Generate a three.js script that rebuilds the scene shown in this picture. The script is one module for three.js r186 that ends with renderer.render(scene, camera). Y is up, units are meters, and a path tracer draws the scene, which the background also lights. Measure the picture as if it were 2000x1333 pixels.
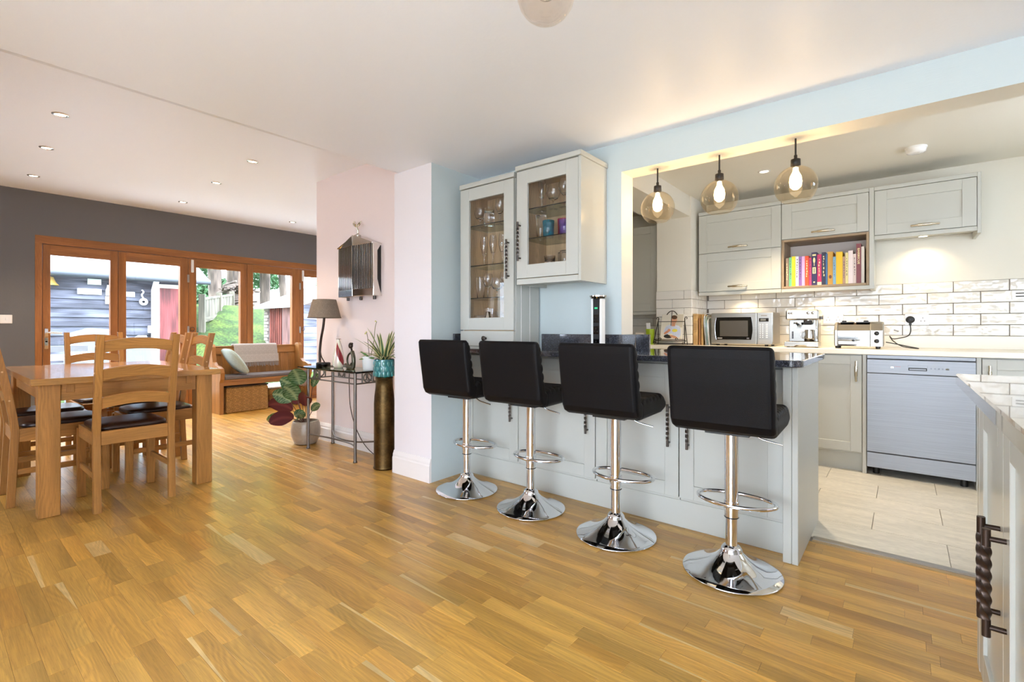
import * as THREE from 'three';
import { mergeGeometries } from 'three/addons/utils/BufferGeometryUtils.js';
import { RectAreaLightUniformsLib } from 'three/addons/lights/RectAreaLightUniformsLib.js';

// ---------------------------------------------------------------- camera, sky, exposure
const scene = new THREE.Scene();
const F = 940, W = 2000, HH = 1333;
const camera = new THREE.PerspectiveCamera(2 * Math.atan(HH / 2 / F) * 180 / Math.PI, W / HH, 0.05, 200);
camera.position.set(0, 1.08, 0);
camera.rotation.y = 39.1 * Math.PI / 180;
camera.setViewOffset(W, HH, 0, 24.5, W, HH);
camera.updateProjectionMatrix();
const renderer = new THREE.WebGLRenderer();
renderer.toneMapping = THREE.LinearToneMapping;
renderer.toneMappingExposure = 1.13;
renderer.shadowMap.enabled = true;
RectAreaLightUniformsLib.init();
scene.background = new THREE.Color().setRGB(0.80, 0.92, 1.08);   // bright overcast sky
scene.backgroundIntensity = 12.5;

// ---------------------------------------------------------------- helpers
let seed = 7;
const rnd = () => { seed = (seed * 1664525 + 1013904223) >>> 0; return seed / 4294967296; };
const rr = (a, b) => a + (b - a) * rnd();
const V = (x, y, z) => new THREE.Vector3(x, y, z);
const srgb = (r, g, b) => new THREE.Color().setRGB(r / 255, g / 255, b / 255, THREE.SRGBColorSpace);
const taken = {};
function numbered(n) { if (!(n in taken)) { taken[n] = 0; return n; } taken[n]++; return n + '_' + String(taken[n]).padStart(3, '0'); }
function hash(x, y, s) { let h = (x * 374761393 + y * 668265263 + s * 1274126177) | 0; h = Math.imul(h ^ (h >>> 13), 1274126177); return ((h ^ (h >>> 16)) >>> 0) / 4294967296; }
function pn(x, y, px, py, s) {           // periodic value noise
  const xi = Math.floor(x), yi = Math.floor(y), fx = x - xi, fy = y - yi, u = fx * fx * (3 - 2 * fx), v = fy * fy * (3 - 2 * fy);
  const m = (a, n) => ((a % n) + n) % n, h = (i, j) => hash(m(xi + i, px), m(yi + j, py), s);
  return (h(0, 0) * (1 - u) + h(1, 0) * u) * (1 - v) + (h(0, 1) * (1 - u) + h(1, 1) * u) * v;
}
function tex(w, h, sx, sy, fn, color = true) {   // w x h pixels covering sx x sy metres
  const d = new Uint8Array(w * h * 4);
  for (let j = 0; j < h; j++) for (let i = 0; i < w; i++) {
    const c = fn(i / w, j / h), o = (j * w + i) * 4, q = (k) => Math.max(0, Math.min(255, Math.round(k * 255)));
    if (typeof c === 'number') { d[o] = d[o + 1] = d[o + 2] = q(c); } else { d[o] = q(c[0]); d[o + 1] = q(c[1]); d[o + 2] = q(c[2]); }
    d[o + 3] = 255;
  }
  const t = new THREE.DataTexture(d, w, h);
  t.wrapS = t.wrapT = THREE.RepeatWrapping; t.magFilter = THREE.LinearFilter;
  if (color) t.colorSpace = THREE.SRGBColorSpace;
  t.repeat.set(1 / sx, 1 / sy); t.needsUpdate = true;
  return t;
}
function uvs(g, grain = 'x', u0 = 0, v0 = 0) {     // box-projected texture coordinates in metres, u along the grain
  const p = g.attributes.position, uv = new Float32Array(p.count * 2), a = V(), b = V(), c = V(), ax = { x: 0, y: 1, z: 2 }[grain];
  for (let i = 0; i < p.count; i += 3) {
    a.fromBufferAttribute(p, i); b.fromBufferAttribute(p, i + 1); c.fromBufferAttribute(p, i + 2);
    const n = b.clone().sub(a).cross(c.clone().sub(a)), k = [Math.abs(n.x), Math.abs(n.y), Math.abs(n.z)], m = k.indexOf(Math.max(...k));
    const o = [0, 1, 2].filter((q) => q !== m), ui = o.includes(ax) ? ax : o[0], vi = o.find((q) => q !== ui);
    [a, b, c].forEach((w, j) => { const e = [w.x, w.y, w.z]; uv[(i + j) * 2] = e[ui] + u0; uv[(i + j) * 2 + 1] = e[vi] + v0; });
  }
  g.setAttribute('uv', new THREE.BufferAttribute(uv, 2));
  return g;
}
const flat = (g) => { const r = g.index ? g.toNonIndexed() : g; return r; };
function B(x0, x1, y0, y1, z0, z1, b = 0.002) {    // box with chamfered edges
  if (x1 < x0) [x0, x1] = [x1, x0]; if (y1 < y0) [y0, y1] = [y1, y0]; if (z1 < z0) [z0, z1] = [z1, z0];
  b = Math.min(b, (x1 - x0) * 0.3, (y1 - y0) * 0.3, (z1 - z0) * 0.3);
  const lo = [x0, y0, z0], hi = [x1, y1, z1], cx = [0, 1, 2].map((k) => (lo[k] + hi[k]) / 2), out = [];
  const P = (s, k) => [0, 1, 2].map((q) => { const full = s[q] > 0 ? hi[q] : lo[q]; return q === k ? full : full - s[q] * b; });
  const tri = (p, q, r) => {
    const u = [0, 1, 2].map((k) => q[k] - p[k]), v = [0, 1, 2].map((k) => r[k] - p[k]);
    const n = [u[1] * v[2] - u[2] * v[1], u[2] * v[0] - u[0] * v[2], u[0] * v[1] - u[1] * v[0]];
    const d = n[0] * (p[0] + q[0] + r[0] - 3 * cx[0]) + n[1] * (p[1] + q[1] + r[1] - 3 * cx[1]) + n[2] * (p[2] + q[2] + r[2] - 3 * cx[2]);
    out.push(...(d >= 0 ? [...p, ...q, ...r] : [...p, ...r, ...q]));
  };
  const quad = (a, c, d, e) => { tri(a, c, d); tri(a, d, e); };
  for (let k = 0; k < 3; k++) { const i = (k + 1) % 3, j = (k + 2) % 3;
    for (const s of [-1, 1]) { const S = (p, q) => { const t = [0, 0, 0]; t[k] = s; t[i] = p; t[j] = q; return P(t, k); }; quad(S(-1, -1), S(1, -1), S(1, 1), S(-1, 1)); }
    if (b > 0) for (const p of [-1, 1]) for (const q of [-1, 1]) { const E = (e, f) => { const t = [0, 0, 0]; t[k] = e; t[i] = p; t[j] = q; return P(t, f); }; quad(E(-1, i), E(1, i), E(1, j), E(-1, j)); } }
  if (b > 0) for (const sx of [-1, 1]) for (const sy of [-1, 1]) for (const sz of [-1, 1]) { const s = [sx, sy, sz]; tri(P(s, 0), P(s, 1), P(s, 2)); }
  const g = new THREE.BufferGeometry(); g.setAttribute('position', new THREE.BufferAttribute(new Float32Array(out), 3)); g.computeVertexNormals();
  return g;
}
const cyl = (r0, r1, y0, y1, x = 0, z = 0, n = 24) => new THREE.CylinderGeometry(r1, r0, y1 - y0, n).translate(x, (y0 + y1) / 2, z);
const lathe = (pts, n = 40) => new THREE.LatheGeometry(pts.map((p) => new THREE.Vector2(p[0], p[1])), n);
const tube = (pts, r, n = 40, k = 8, closed = false) => new THREE.TubeGeometry(new THREE.CatmullRomCurve3(pts.map((p) => V(...p)), closed), n, r, k, closed);
const bar = (a, b, r, k = 10) => { const A = V(...a), C = V(...b), d = C.clone().sub(A), g = new THREE.CylinderGeometry(r, r, d.length(), k); g.applyQuaternion(new THREE.Quaternion().setFromUnitVectors(V(0, 1, 0), d.clone().normalize())); return g.translate((A.x + C.x) / 2, (A.y + C.y) / 2, (A.z + C.z) / 2); };
function extr(pts, depth, bevel = 0.003, seg = 2, holes = []) {   // polygon in xy, along z from 0 to depth
  const s = new THREE.Shape(pts.map((p) => new THREE.Vector2(p[0], p[1])));
  for (const h of holes) s.holes.push(new THREE.Path(h.map((p) => new THREE.Vector2(p[0], p[1]))));
  return new THREE.ExtrudeGeometry(s, { depth: depth - 2 * bevel, bevelEnabled: bevel > 0, bevelThickness: bevel, bevelSize: bevel, bevelOffset: -bevel, bevelSegments: seg, curveSegments: 16 }).translate(0, 0, bevel);
}
function clean(g, grain, u0, v0) { g = flat(g); const r = new THREE.BufferGeometry(); r.setAttribute('position', g.attributes.position); if (!g.attributes.normal) g.computeVertexNormals(); r.setAttribute('normal', g.attributes.normal); uvs(r, grain, u0, v0); return r; }
function M(name, geos, mat, parent = null, opt = {}) {    // one named mesh
  if (!Array.isArray(geos)) geos = [geos];
  const u0 = opt.fixed ? 0 : rr(0, 3), v0 = opt.fixed ? 0 : rr(0, 3);
  const g = opt.raw ? geos[0] : geos.length > 1 ? mergeGeometries(geos.map((q) => clean(q, opt.grain ?? 'x', u0, v0))) : clean(geos[0], opt.grain ?? 'x', u0, v0);
  const m = new THREE.Mesh(g, mat); m.name = parent ? name : numbered(name); m.castShadow = m.receiveShadow = true;
  (parent ?? scene).add(m);
  if (opt.label) m.userData.label = opt.label;
  return m;
}
function S(name, geos, mat, opt) { const m = M(name, geos, mat, null, opt); m.userData.kind = 'structure'; return m; }
function SG(name) { const g = new THREE.Group(); g.name = numbered(name); g.userData.kind = 'structure'; scene.add(g); return g; }
function tag(o, label, category, group) { Object.assign(o.userData, { label, category }); if (group) o.userData.group = group; return o; }
function thing(name, label, category, [x, y, z] = [0, 0, 0], turn = 0, group) { const o = new THREE.Group(); o.name = numbered(name); o.position.set(x, y, z); o.rotation.y = turn; scene.add(o); return tag(o, label, category, group); }
function copy(src, label, [x, y, z], turn = 0) { const r = src.clone(); r.name = numbered(src.name.replace(/_\d{3}$/, '')); r.userData = { ...src.userData, label }; r.position.set(x, y, z); r.rotation.y = turn; scene.add(r); return r; }
const mat = (color, roughness = 0.6, o = {}) => new THREE.MeshPhysicalMaterial({ color, roughness, ...o });

// ---------------------------------------------------------------- textures
const oakTex = tex(1024, 512, 1.3, 0.42, (u, v) => {
  const warp = pn(u * 5, v * 6, 5, 6, 3) * 1.6 + pn(u * 11, v * 14, 11, 14, 4) * 0.5;
  const ring = 0.5 + 0.5 * Math.sin((v * 22 + warp * 2.2) * 6.2832);
  const fine = pn(u * 24, v * 220, 24, 220, 5), pore = pn(u * 60, v * 300, 60, 300, 6);
  let k = 0.84 + 0.09 * ring * pn(u * 4, v * 9, 4, 9, 8) + 0.10 * (fine - 0.5) + 0.14 * (pn(u * 3, v * 10, 3, 10, 9) - 0.5);
  if (pore > 0.83) k -= 0.10 * (pore - 0.83) / 0.17;
  return [k * 1.0, k * 0.985, k * 0.95];
});
const pineTex = oakTex;
const graniteTex = tex(512, 512, 0.16, 0.16, (u, v) => {
  const a = pn(u * 90, v * 90, 90, 90, 11), b = pn(u * 45, v * 45, 45, 45, 12), c = pn(u * 130, v * 130, 130, 130, 13);
  const k = 0.16 + 0.26 * a * b + (c > 0.80 ? 0.30 * (c - 0.8) / 0.2 : 0) + (a > 0.82 ? 0.18 : 0);
  return [k * 0.93, k * 0.96, k * 1.08];
});
const slabTex = tex(512, 512, 0.8, 0.8, (u, v) => {
  const w = pn(u * 5, v * 5, 5, 5, 21), vein = Math.abs(pn(u * 7 + 0, v * 4, 7, 4, 22) - 0.5 + 0.25 * (w - 0.5)), k = 0.50 + 0.16 * (w - 0.5) + 0.1 * (pn(u * 120, v * 120, 120, 120, 23) - 0.5) - (vein < 0.02 ? 0.16 : 0);
  return [k * 1.02, k * 0.99, k * 0.95];
});
const weaveTex = tex(256, 256, 0.06, 0.06, (u, v) => 0.78 + 0.22 * (0.5 * pn(u * 40, v * 8, 40, 8, 31) + 0.5 * pn(u * 8, v * 40, 8, 40, 32)));
const wickerTex = tex(256, 256, 0.11, 0.11, (u, v) => {
  const r = Math.floor(v * 10), t = (v * 10) % 1, s = ((u * 6 + (r % 2) * 0.5) % 1), k = (0.42 + 0.58 * Math.sin(t * 3.14159)) * (0.66 + 0.34 * Math.sin(s * 3.14159)) * (0.8 + 0.4 * pn(u * 12, v * 20, 12, 20, 33));
  return [k, k * 0.96, k * 0.88];
});
const leatherBump = tex(256, 256, 0.05, 0.05, (u, v) => 0.5 * pn(u * 30, v * 30, 30, 30, 41) + 0.5 * pn(u * 60, v * 60, 60, 60, 42), false);
const steelTex = tex(256, 512, 0.5, 0.25, (u, v) => 0.9 + 0.1 * pn(u * 3, v * 240, 3, 240, 51));
const stoneTex = tex(512, 512, 0.9, 0.9, (u, v) => { const k = 0.93 + 0.07 * (pn(u * 6, v * 26, 6, 26, 61) - 0.5) + 0.06 * (pn(u * 50, v * 90, 50, 90, 62) - 0.5); return [k, k * 0.99, k * 0.97]; });
const glazeBump = tex(256, 256, 0.45, 0.45, (u, v) => 0.7 * pn(u * 9, v * 14, 9, 14, 71) + 0.3 * pn(u * 24, v * 30, 24, 30, 72), false);
const weatherTex = tex(512, 512, 1.6, 0.6, (u, v) => { const k = 0.72 + 0.25 * (pn(u * 8, v * 60, 8, 60, 81) - 0.5) + 0.4 * (pn(u * 5, v * 7, 5, 7, 82) - 0.4); return [k, k, k * 1.03]; });
const grassTex = tex(512, 512, 2.4, 2.4, (u, v) => { const a = pn(u * 90, v * 90, 90, 90, 91), b = pn(u * 9, v * 9, 9, 9, 92), k = 0.62 + 0.5 * (a - 0.5) + 0.3 * (b - 0.5); return [k * (0.85 + 0.25 * b), k, k * 0.8]; });
const plasterBump = tex(256, 256, 0.5, 0.5, (u, v) => 0.6 * pn(u * 40, v * 40, 40, 40, 101) + 0.4 * pn(u * 90, v * 90, 90, 90, 102), false);
const brassTex = tex(256, 256, 0.4, 0.4, (u, v) => { const k = 0.80 + 0.35 * (pn(u * 7, v * 7, 7, 7, 111) - 0.5) + 0.15 * (pn(u * 40, v * 40, 40, 40, 112) - 0.5); return [k, k * 0.98, k * 0.95]; });

// ---------------------------------------------------------------- materials
const paint = (c, r = 0.55) => mat(c, r, { bumpMap: plasterBump, bumpScale: 0.0003 });
const ceilPaint = paint(srgb(243, 246, 252), 0.45);
const blueWall = paint(srgb(198, 208, 208)), pinkWall = paint(srgb(243, 227, 223)), darkWall = paint(srgb(104, 103, 103), 0.6), lilacWall = paint(srgb(236, 229, 231)), creamWall = paint(srgb(230, 225, 212)), skirtPaint = mat(srgb(240, 234, 231), 0.35);
const cabPaint = mat(srgb(191, 191, 183), 0.38), cabPaintK = cabPaint, cabInside = mat(srgb(222, 190, 150), 0.55, { map: oakTex });
const oakFloor = mat(new THREE.Color(1, 1, 1), 0.34, { map: oakTex, vertexColors: true, clearcoat: 0.25, clearcoatRoughness: 0.22 });
const oak = mat(new THREE.Color().setRGB(0.60, 0.29, 0.082), 0.36, { map: oakTex }), oakTop = mat(new THREE.Color().setRGB(0.62, 0.32, 0.10), 0.16, { map: oakTex, clearcoat: 0.5, clearcoatRoughness: 0.08 });
const oakDoor = mat(new THREE.Color().setRGB(0.46, 0.185, 0.05), 0.4, { map: oakTex }), pine = mat(new THREE.Color().setRGB(0.56, 0.27, 0.085), 0.38, { map: pineTex }), nicheOak = mat(new THREE.Color().setRGB(0.52, 0.38, 0.25), 0.5, { map: oakTex });
const granite = mat(new THREE.Color(1, 1, 1), 0.10, { map: graniteTex, clearcoat: 1, clearcoatRoughness: 0.03 });
const slab = mat(new THREE.Color(1, 1, 1), 0.10, { map: slabTex, clearcoat: 1, clearcoatRoughness: 0.02 });
const quartz = mat(srgb(240, 233, 218), 0.25), leather = mat(srgb(15, 13, 14), 0.48, { bumpMap: leatherBump, bumpScale: 0.0004, specularIntensity: 0.3 }), brownLeather = mat(srgb(44, 26, 22), 0.28, { bumpMap: leatherBump, bumpScale: 0.0003 });
const chrome = mat(srgb(226, 227, 230), 0.04, { metalness: 1 }), steel = mat(srgb(184, 180, 172), 0.30, { metalness: 1, map: steelTex }), polished = mat(srgb(215, 210, 202), 0.07, { metalness: 1 }), dishSteel = mat(srgb(158, 160, 164), 0.45, { metalness: 0.9, map: steelTex });
const pewter = mat(srgb(92, 86, 82), 0.35, { metalness: 1 }), nickel = mat(srgb(206, 198, 180), 0.2, { metalness: 1 }), iron = mat(srgb(36, 33, 32), 0.45, { metalness: 0.4 }), darkIron = mat(srgb(70, 58, 52), 0.35, { metalness: 0.85 }), greyIron = mat(srgb(128, 122, 116), 0.38, { metalness: 0.8 });
const black = mat(srgb(20, 20, 21), 0.4), blackGloss = mat(srgb(12, 12, 13), 0.06), white = mat(srgb(240, 240, 238), 0.35), whitePorcelain = mat(srgb(244, 243, 242), 0.15);
const pane = mat(new THREE.Color(1, 1, 1), 0.0, { transmission: 1, thickness: 0, ior: 1.5 }), clearGlass = mat(new THREE.Color(0.97, 0.98, 0.98), 0.02, { transmission: 1, thickness: 0, ior: 1.5 });
const smokeGlass = mat(srgb(247, 238, 222), 0.02, { transmission: 1, thickness: 0, ior: 1.5 }), greenGlass = mat(srgb(205, 228, 220), 0.02, { transmission: 1, thickness: 0.01, ior: 1.5 });
const tileWhite = [0, 1, 2].map((k) => mat(srgb(228 - k * 4, 224 - k * 4, 216 - k * 4), 0.08, { bumpMap: glazeBump, bumpScale: 0.004 })), grout = mat(srgb(122, 114, 106), 0.8);
const floorTile = [0, 1, 2].map((k) => mat(srgb(232 - k * 3, 228 - k * 3, 218 - k * 3), 0.35, { map: stoneTex })), floorGrout = mat(srgb(150, 145, 138), 0.8);
const gapDark = mat(srgb(70, 48, 30), 0.8);

// ---------------------------------------------------------------- room shell
const CE = 2.242, CD = 2.53, CK = 2.32, XW = -7.1, ZR = 1.35;
const multi = (x0, x1, y0, y1, z0, z1, mats) => { const g = new THREE.BoxGeometry(x1 - x0, y1 - y0, z1 - z0).translate((x0 + x1) / 2, (y0 + y1) / 2, (z0 + z1) / 2); return [g, mats]; };
function SM(name, x0, x1, y0, y1, z0, z1, mats) { const [g, m] = multi(x0, x1, y0, y1, z0, z1, mats); const o = new THREE.Mesh(g, m); o.name = numbered(name); o.castShadow = o.receiveShadow = true; o.userData.kind = 'structure'; scene.add(o); return o; }
S('ceiling', B(-2.905, 2.9, CE, CE + 0.3, -2.90, ZR + 0.3, 0), ceilPaint);
S('trim_1', extr([[-2.985, CE + 0.02], [-2.905, CE], [-2.905, CE + 0.3], [-2.985, CE + 0.3]], ZR + 3.2, 0).translate(0, 0, -2.90), ceilPaint).userData.label = 'sloped edge of the lower ceiling';
S('ceiling', B(XW - 0.25, -2.985, CD, CD + 0.2, -4.5, ZR + 0.3, 0), ceilPaint);
S('ceiling', B(-3.0, 2.9, CK, CK + 0.2, -5.2, -2.90, 0), creamWall);
// dividing wall with the breakfast-bar opening
SM('wall_bar', -2.56, -1.363, 0, CE, -2.92, -2.76, [creamWall, blueWall, blueWall, blueWall, blueWall, creamWall]);
SM('wall_bar_beam', -1.363, 1.6, 2.057, CE, -2.92, -2.76, [blueWall, blueWall, creamWall, creamWall, blueWall, creamWall]);
SM('wall_bar_right', 1.6, 2.9, 0, CE, -2.92, -2.76, blueWall);
S('wall_kitchen_front_top', B(-3.0, 1.6, CE, CK, -2.92, -2.90, 0), creamWall);
SM('wall_pillar', -2.975, -2.56, 0, CE, -2.92, -2.256, [blueWall, pinkWall, lilacWall, lilacWall, lilacWall, creamWall]);
// dining extension
S('wall_dining', B(-4.51, -2.975, 0, CD, -2.70, -2.48, 0), pinkWall);
S('wall_dining_return', B(-4.51, -4.30, 0, CD, -4.3, -2.70, 0), pinkWall);
S('wall_far', B(XW - 0.25, -4.30, 0, CD, -4.5, -4.32, 0), lilacWall);
const OZ0 = -0.765, OZ1 = -4.30, OT = 2.07;
S('wall_garden', [B(XW - 0.25, XW, 0, CD, OZ0, ZR + 0.3, 0), B(XW - 0.25, XW, OT, CD, OZ1, OZ0, 0), B(XW - 0.25, XW, 0, CD, -4.5, OZ1, 0)], darkWall);
// unseen wall behind the camera; windows placed and sized to light the ceiling
const wins = [[-5.6, -4.4, 0.9, 1.95], [-1.7, 0.45, 0.06, 1.9], [0.55, 2.7, 0.06, 1.9]];
{
  const gs = []; let x = XW - 0.25;
  for (const [a, b, y0, y1] of wins) { gs.push(B(x, a, 0, CD, ZR, ZR + 0.25, 0), B(a, b, 0, y0, ZR, ZR + 0.25, 0), B(a, b, y1, CD, ZR, ZR + 0.25, 0)); x = b; }
  gs.push(B(x, 2.9, 0, CD, ZR, ZR + 0.25, 0));
  S('wall_rear', gs, lilacWall);
  wins.forEach(([a, b, y0, y1], i) => {
    const w = SG('window_' + (i + 1)), t = 0.06, z0 = ZR + 0.12, z1 = ZR + 0.19, n = 3;
    M('window_frame', [B(a, b, y0, y0 + t, z0, z1), B(a, b, y1 - t, y1, z0, z1), B(a, a + t, y0 + t, y1 - t, z0, z1), B(b - t, b, y0 + t, y1 - t, z0, z1)], white, w);
    for (let k = 1; k < n; k++) { const c = a + (b - a) * k / n; M('mullion', B(c - 0.035, c + 0.035, y0 + t, y1 - t, z0, z1), white, w); }
    for (let k = 0; k < n; k++) { const c0 = a + (b - a) * k / n + (k ? 0.035 : t), c1 = a + (b - a) * (k + 1) / n - (k < n - 1 ? 0.035 : t); M('pane', new THREE.PlaneGeometry(c1 - c0, y1 - y0 - 2 * t).translate((c0 + c1) / 2, (y0 + y1) / 2, ZR + 0.155), pane, w); }
  });
}
S('wall_right', B(2.9, 3.1, 0, CD, -2.92, ZR + 0.25, 0), lilacWall);
// kitchen
const ZK = -5.0;
S('wall_kitchen_back', B(-3.0, 1.8, 0, CK, ZK - 0.2, ZK, 0), creamWall);
S('wall_kitchen_left', B(-3.2, -3.0, 0, CK, ZK - 0.2, -2.92, 0), creamWall);
S('wall_kitchen_right', [B(1.6, 1.8, 0, 1.0, ZK, -2.92, 0), B(1.6, 1.8, 2.1, CK, ZK, -2.92, 0), B(1.6, 1.8, 1.0, 2.1, ZK, -4.15, 0), B(1.6, 1.8, 1.0, 2.1, -3.3, -2.92, 0)], creamWall);
{ const w = SG('window_4'); M('window_frame', [B(1.68, 1.74, 1.0, 1.06, -4.15, -3.3), B(1.68, 1.74, 2.04, 2.1, -4.15, -3.3), B(1.68, 1.74, 1.06, 2.04, -4.15, -4.09), B(1.68, 1.74, 1.06, 2.04, -3.36, -3.3), B(1.68, 1.74, 1.06, 2.04, -3.755, -3.695)], white, w);
  for (const [a, b] of [[-4.09, -3.755], [-3.695, -3.36]]) M('pane', new THREE.PlaneGeometry(b - a, 0.98).rotateY(Math.PI / 2).translate(1.71, 1.55, (a + b) / 2), pane, w); }
S('wall_pier', B(-1.87, -1.54, 0, CK, ZK, -4.55, 0), creamWall);
S('wall_pier_beam', B(-1.88, -1.55, 2.13, CK, -4.55, -2.92, 0), creamWall);

// ---------------------------------------------------------------- floors
{ // oak strip floor
  const f = SG('floor');
  M('subfloor', [B(XW - 0.3, 2.9, -0.16, -0.004, -2.86, ZR + 0.3, 0), B(XW - 0.3, -2.5, -0.16, -0.004, -4.5, -2.86, 0)], gapDark, f);
  const sw = 0.0667, pieces = [], c0 = Math.cos(39.1 * Math.PI / 180), s0 = Math.sin(39.1 * Math.PI / 180);
  const base = [0.78, 0.445, 0.10];
  let row = 0;
  for (let z = ZR; z > -4.45; z -= sw, row++) {
    let x = XW - rr(0, 0.45) - 0.02; const xe = z > -2.85 ? 2.85 : -2.6;
    while (x < xe) {
      const L = rr(0.17, 0.52), x1 = Math.min(x + L, xe), a = Math.max(x, XW - 0.02);
      if (x1 - a > 0.03) {
        const t = rr(0.80, 1.12), w = rr(-0.05, 0.05), q = rnd();
        let col = [base[0] * t * (1 + w * 0.4), base[1] * t * (1 - w * 0.4), base[2] * t * (1 - w * 1.6)], sap = null;
        if (q < 0.10) col = col.map((v, k) => v * [0.87, 0.82, 0.76][k]);
        else if (q < 0.12) col = [0.88, 0.60, 0.25];
        else if (q < 0.22) sap = [rnd() < 0.5 ? 0 : 1, rr(0.05, 0.45), rr(0.0, 0.3)];
        const cx = (a + x1) / 2, cz = z - sw / 2, d = -s0 * cx - c0 * cz, l = c0 * cx - s0 * cz, px = d > 0.3 ? 1000 + F * l / d : -1e4, py = d > 0.3 ? 642 + F * 1.08 / d : 1e5;
        const seen = px > -60 && px < 2060 && py < 1390;
        pieces.push({ a, x1, z, col, sap, size: seen ? (x1 - a) / (d * d * d) : 0 });
      }
      x = x1;
    }
  }
  const build = (p) => {
    const g = 0.0002, y = 0, x0 = p.a + g, x1 = p.x1 - g, z0 = p.z - sw + g, z1 = p.z - g, b = 0.0006, pos = [], nor = [], col = [], uv = [], u0 = rr(0, 9), v0 = rr(0, 9);
    const quad = (A, C, D, E, n, c) => { for (const k of [A, C, D, A, D, E]) { pos.push(...k); nor.push(...n); col.push(...c); uv.push(k[0] + u0, k[2] + v0); } };
    const pale = [0.90, 0.64, 0.28];
    if (p.sap) { const zs = (e) => p.sap[0] ? z1 - b - e * (sw - 2 * b - 2 * g) * 0.9 : z0 + b + e * (sw - 2 * b - 2 * g) * 0.9, za = zs(p.sap[1]), zb = zs(p.sap[2]);
      quad([x0 + b, y, z1 - b], [x1 - b, y, z1 - b], [x1 - b, y, zb], [x0 + b, y, za], [0, 1, 0], p.sap[0] ? pale : p.col);
      quad([x0 + b, y, za], [x1 - b, y, zb], [x1 - b, y, z0 + b], [x0 + b, y, z0 + b], [0, 1, 0], p.sap[0] ? p.col : pale);
    } else quad([x0 + b, y, z1 - b], [x1 - b, y, z1 - b], [x1 - b, y, z0 + b], [x0 + b, y, z0 + b], [0, 1, 0], p.col);
    const h = -0.001, k = 0.707, dk = p.col;
    quad([x0, h, z1], [x1, h, z1], [x1 - b, y, z1 - b], [x0 + b, y, z1 - b], [0, k, k], dk);
    quad([x1, h, z0], [x0, h, z0], [x0 + b, y, z0 + b], [x1 - b, y, z0 + b], [0, k, -k], dk);
    quad([x1, h, z1], [x1, h, z0], [x1 - b, y, z0 + b], [x1 - b, y, z1 - b], [k, k, 0], dk);
    quad([x0, h, z0], [x0, h, z1], [x0 + b, y, z1 - b], [x0 + b, y, z0 + b], [-k, k, 0], dk);
    const G = new THREE.BufferGeometry();
    G.setAttribute('position', new THREE.Float32BufferAttribute(pos, 3)); G.setAttribute('normal', new THREE.Float32BufferAttribute(nor, 3)); G.setAttribute('color', new THREE.Float32BufferAttribute(col, 3)); G.setAttribute('uv', new THREE.Float32BufferAttribute(uv, 2));
    return G;
  };
  pieces.sort((p, q) => q.size - p.size);
  pieces.slice(0, 300).forEach((p) => M('plank', build(p), oakFloor, f, { raw: true }));
  const rest = M('planks', mergeGeometries(pieces.slice(300).map(build)), oakFloor, f, { raw: true }); rest.userData.kind = 'stuff';
}
{ // kitchen floor tiles
  const f = SG('floor');
  M('screed', B(-3.0, 1.6, -0.16, -0.003, ZK, -2.86, 0), floorGrout, f);
  let r = 0;
  for (let z = -2.915; z > ZK + 0.05; z -= 0.306, r++) for (let x = -3.03 + (r % 2 ? 0.3 : 0) + 0.2; x < 1.6; x += 0.6) {
    const z0 = Math.max(z - 0.306 + 0.002, ZK), x1 = Math.min(x + 0.597, 1.6);
    M('tile', B(x, x1, -0.01, 0.002 + rr(0, 0.0004), z0, z - 0.002, 0.001), floorTile[Math.floor(rnd() * 3)], f);
  }
  const t = S('trim_2', [B(-0.36, 1.6, -0.01, 0.009, -2.915, -2.872, 0.003)], steel); t.userData.label = 'metal threshold strip';
  S('trim_3', [B(-0.36, 1.6, -0.01, 0.004, -2.872, -2.845, 0.002)], mat(srgb(196, 168, 120), 0.4, { map: oakTex }));
}
function skirt(name, a, b, mt = skirtPaint, h = 0.165) {   // from a to b; the room is on the left hand of a->b
  const A = V(a[0], 0, a[1]), C = V(b[0], 0, b[1]), d = C.clone().sub(A), L = d.length();
  const p = [[0, 0], [0.02, 0], [0.02, h * 0.70], [0.015, h * 0.76], [0.015, h * 0.84], [0.006, h], [0, h]];
  const g = extr(p, L, 0).applyMatrix4(new THREE.Matrix4().makeBasis(V(d.z, 0, -d.x).normalize(), V(0, 1, 0), d.clone().normalize())).translate(A.x, 0, A.z);
  return S(name, g, mt, { grain: 'x' });
}
skirt('baseboard_dining', [-2.975, -2.48], [-4.51, -2.48]);
skirt('baseboard_pillar', [-2.56, -2.256], [-2.975, -2.256]);
skirt('baseboard_pillar_side', [-2.975, -2.256], [-2.975, -2.48]);
skirt('baseboard_garden', [XW, OZ0], [XW, ZR]);
skirt('baseboard_dining_return', [-4.51, -2.48], [-4.51, -4.3]);

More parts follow.
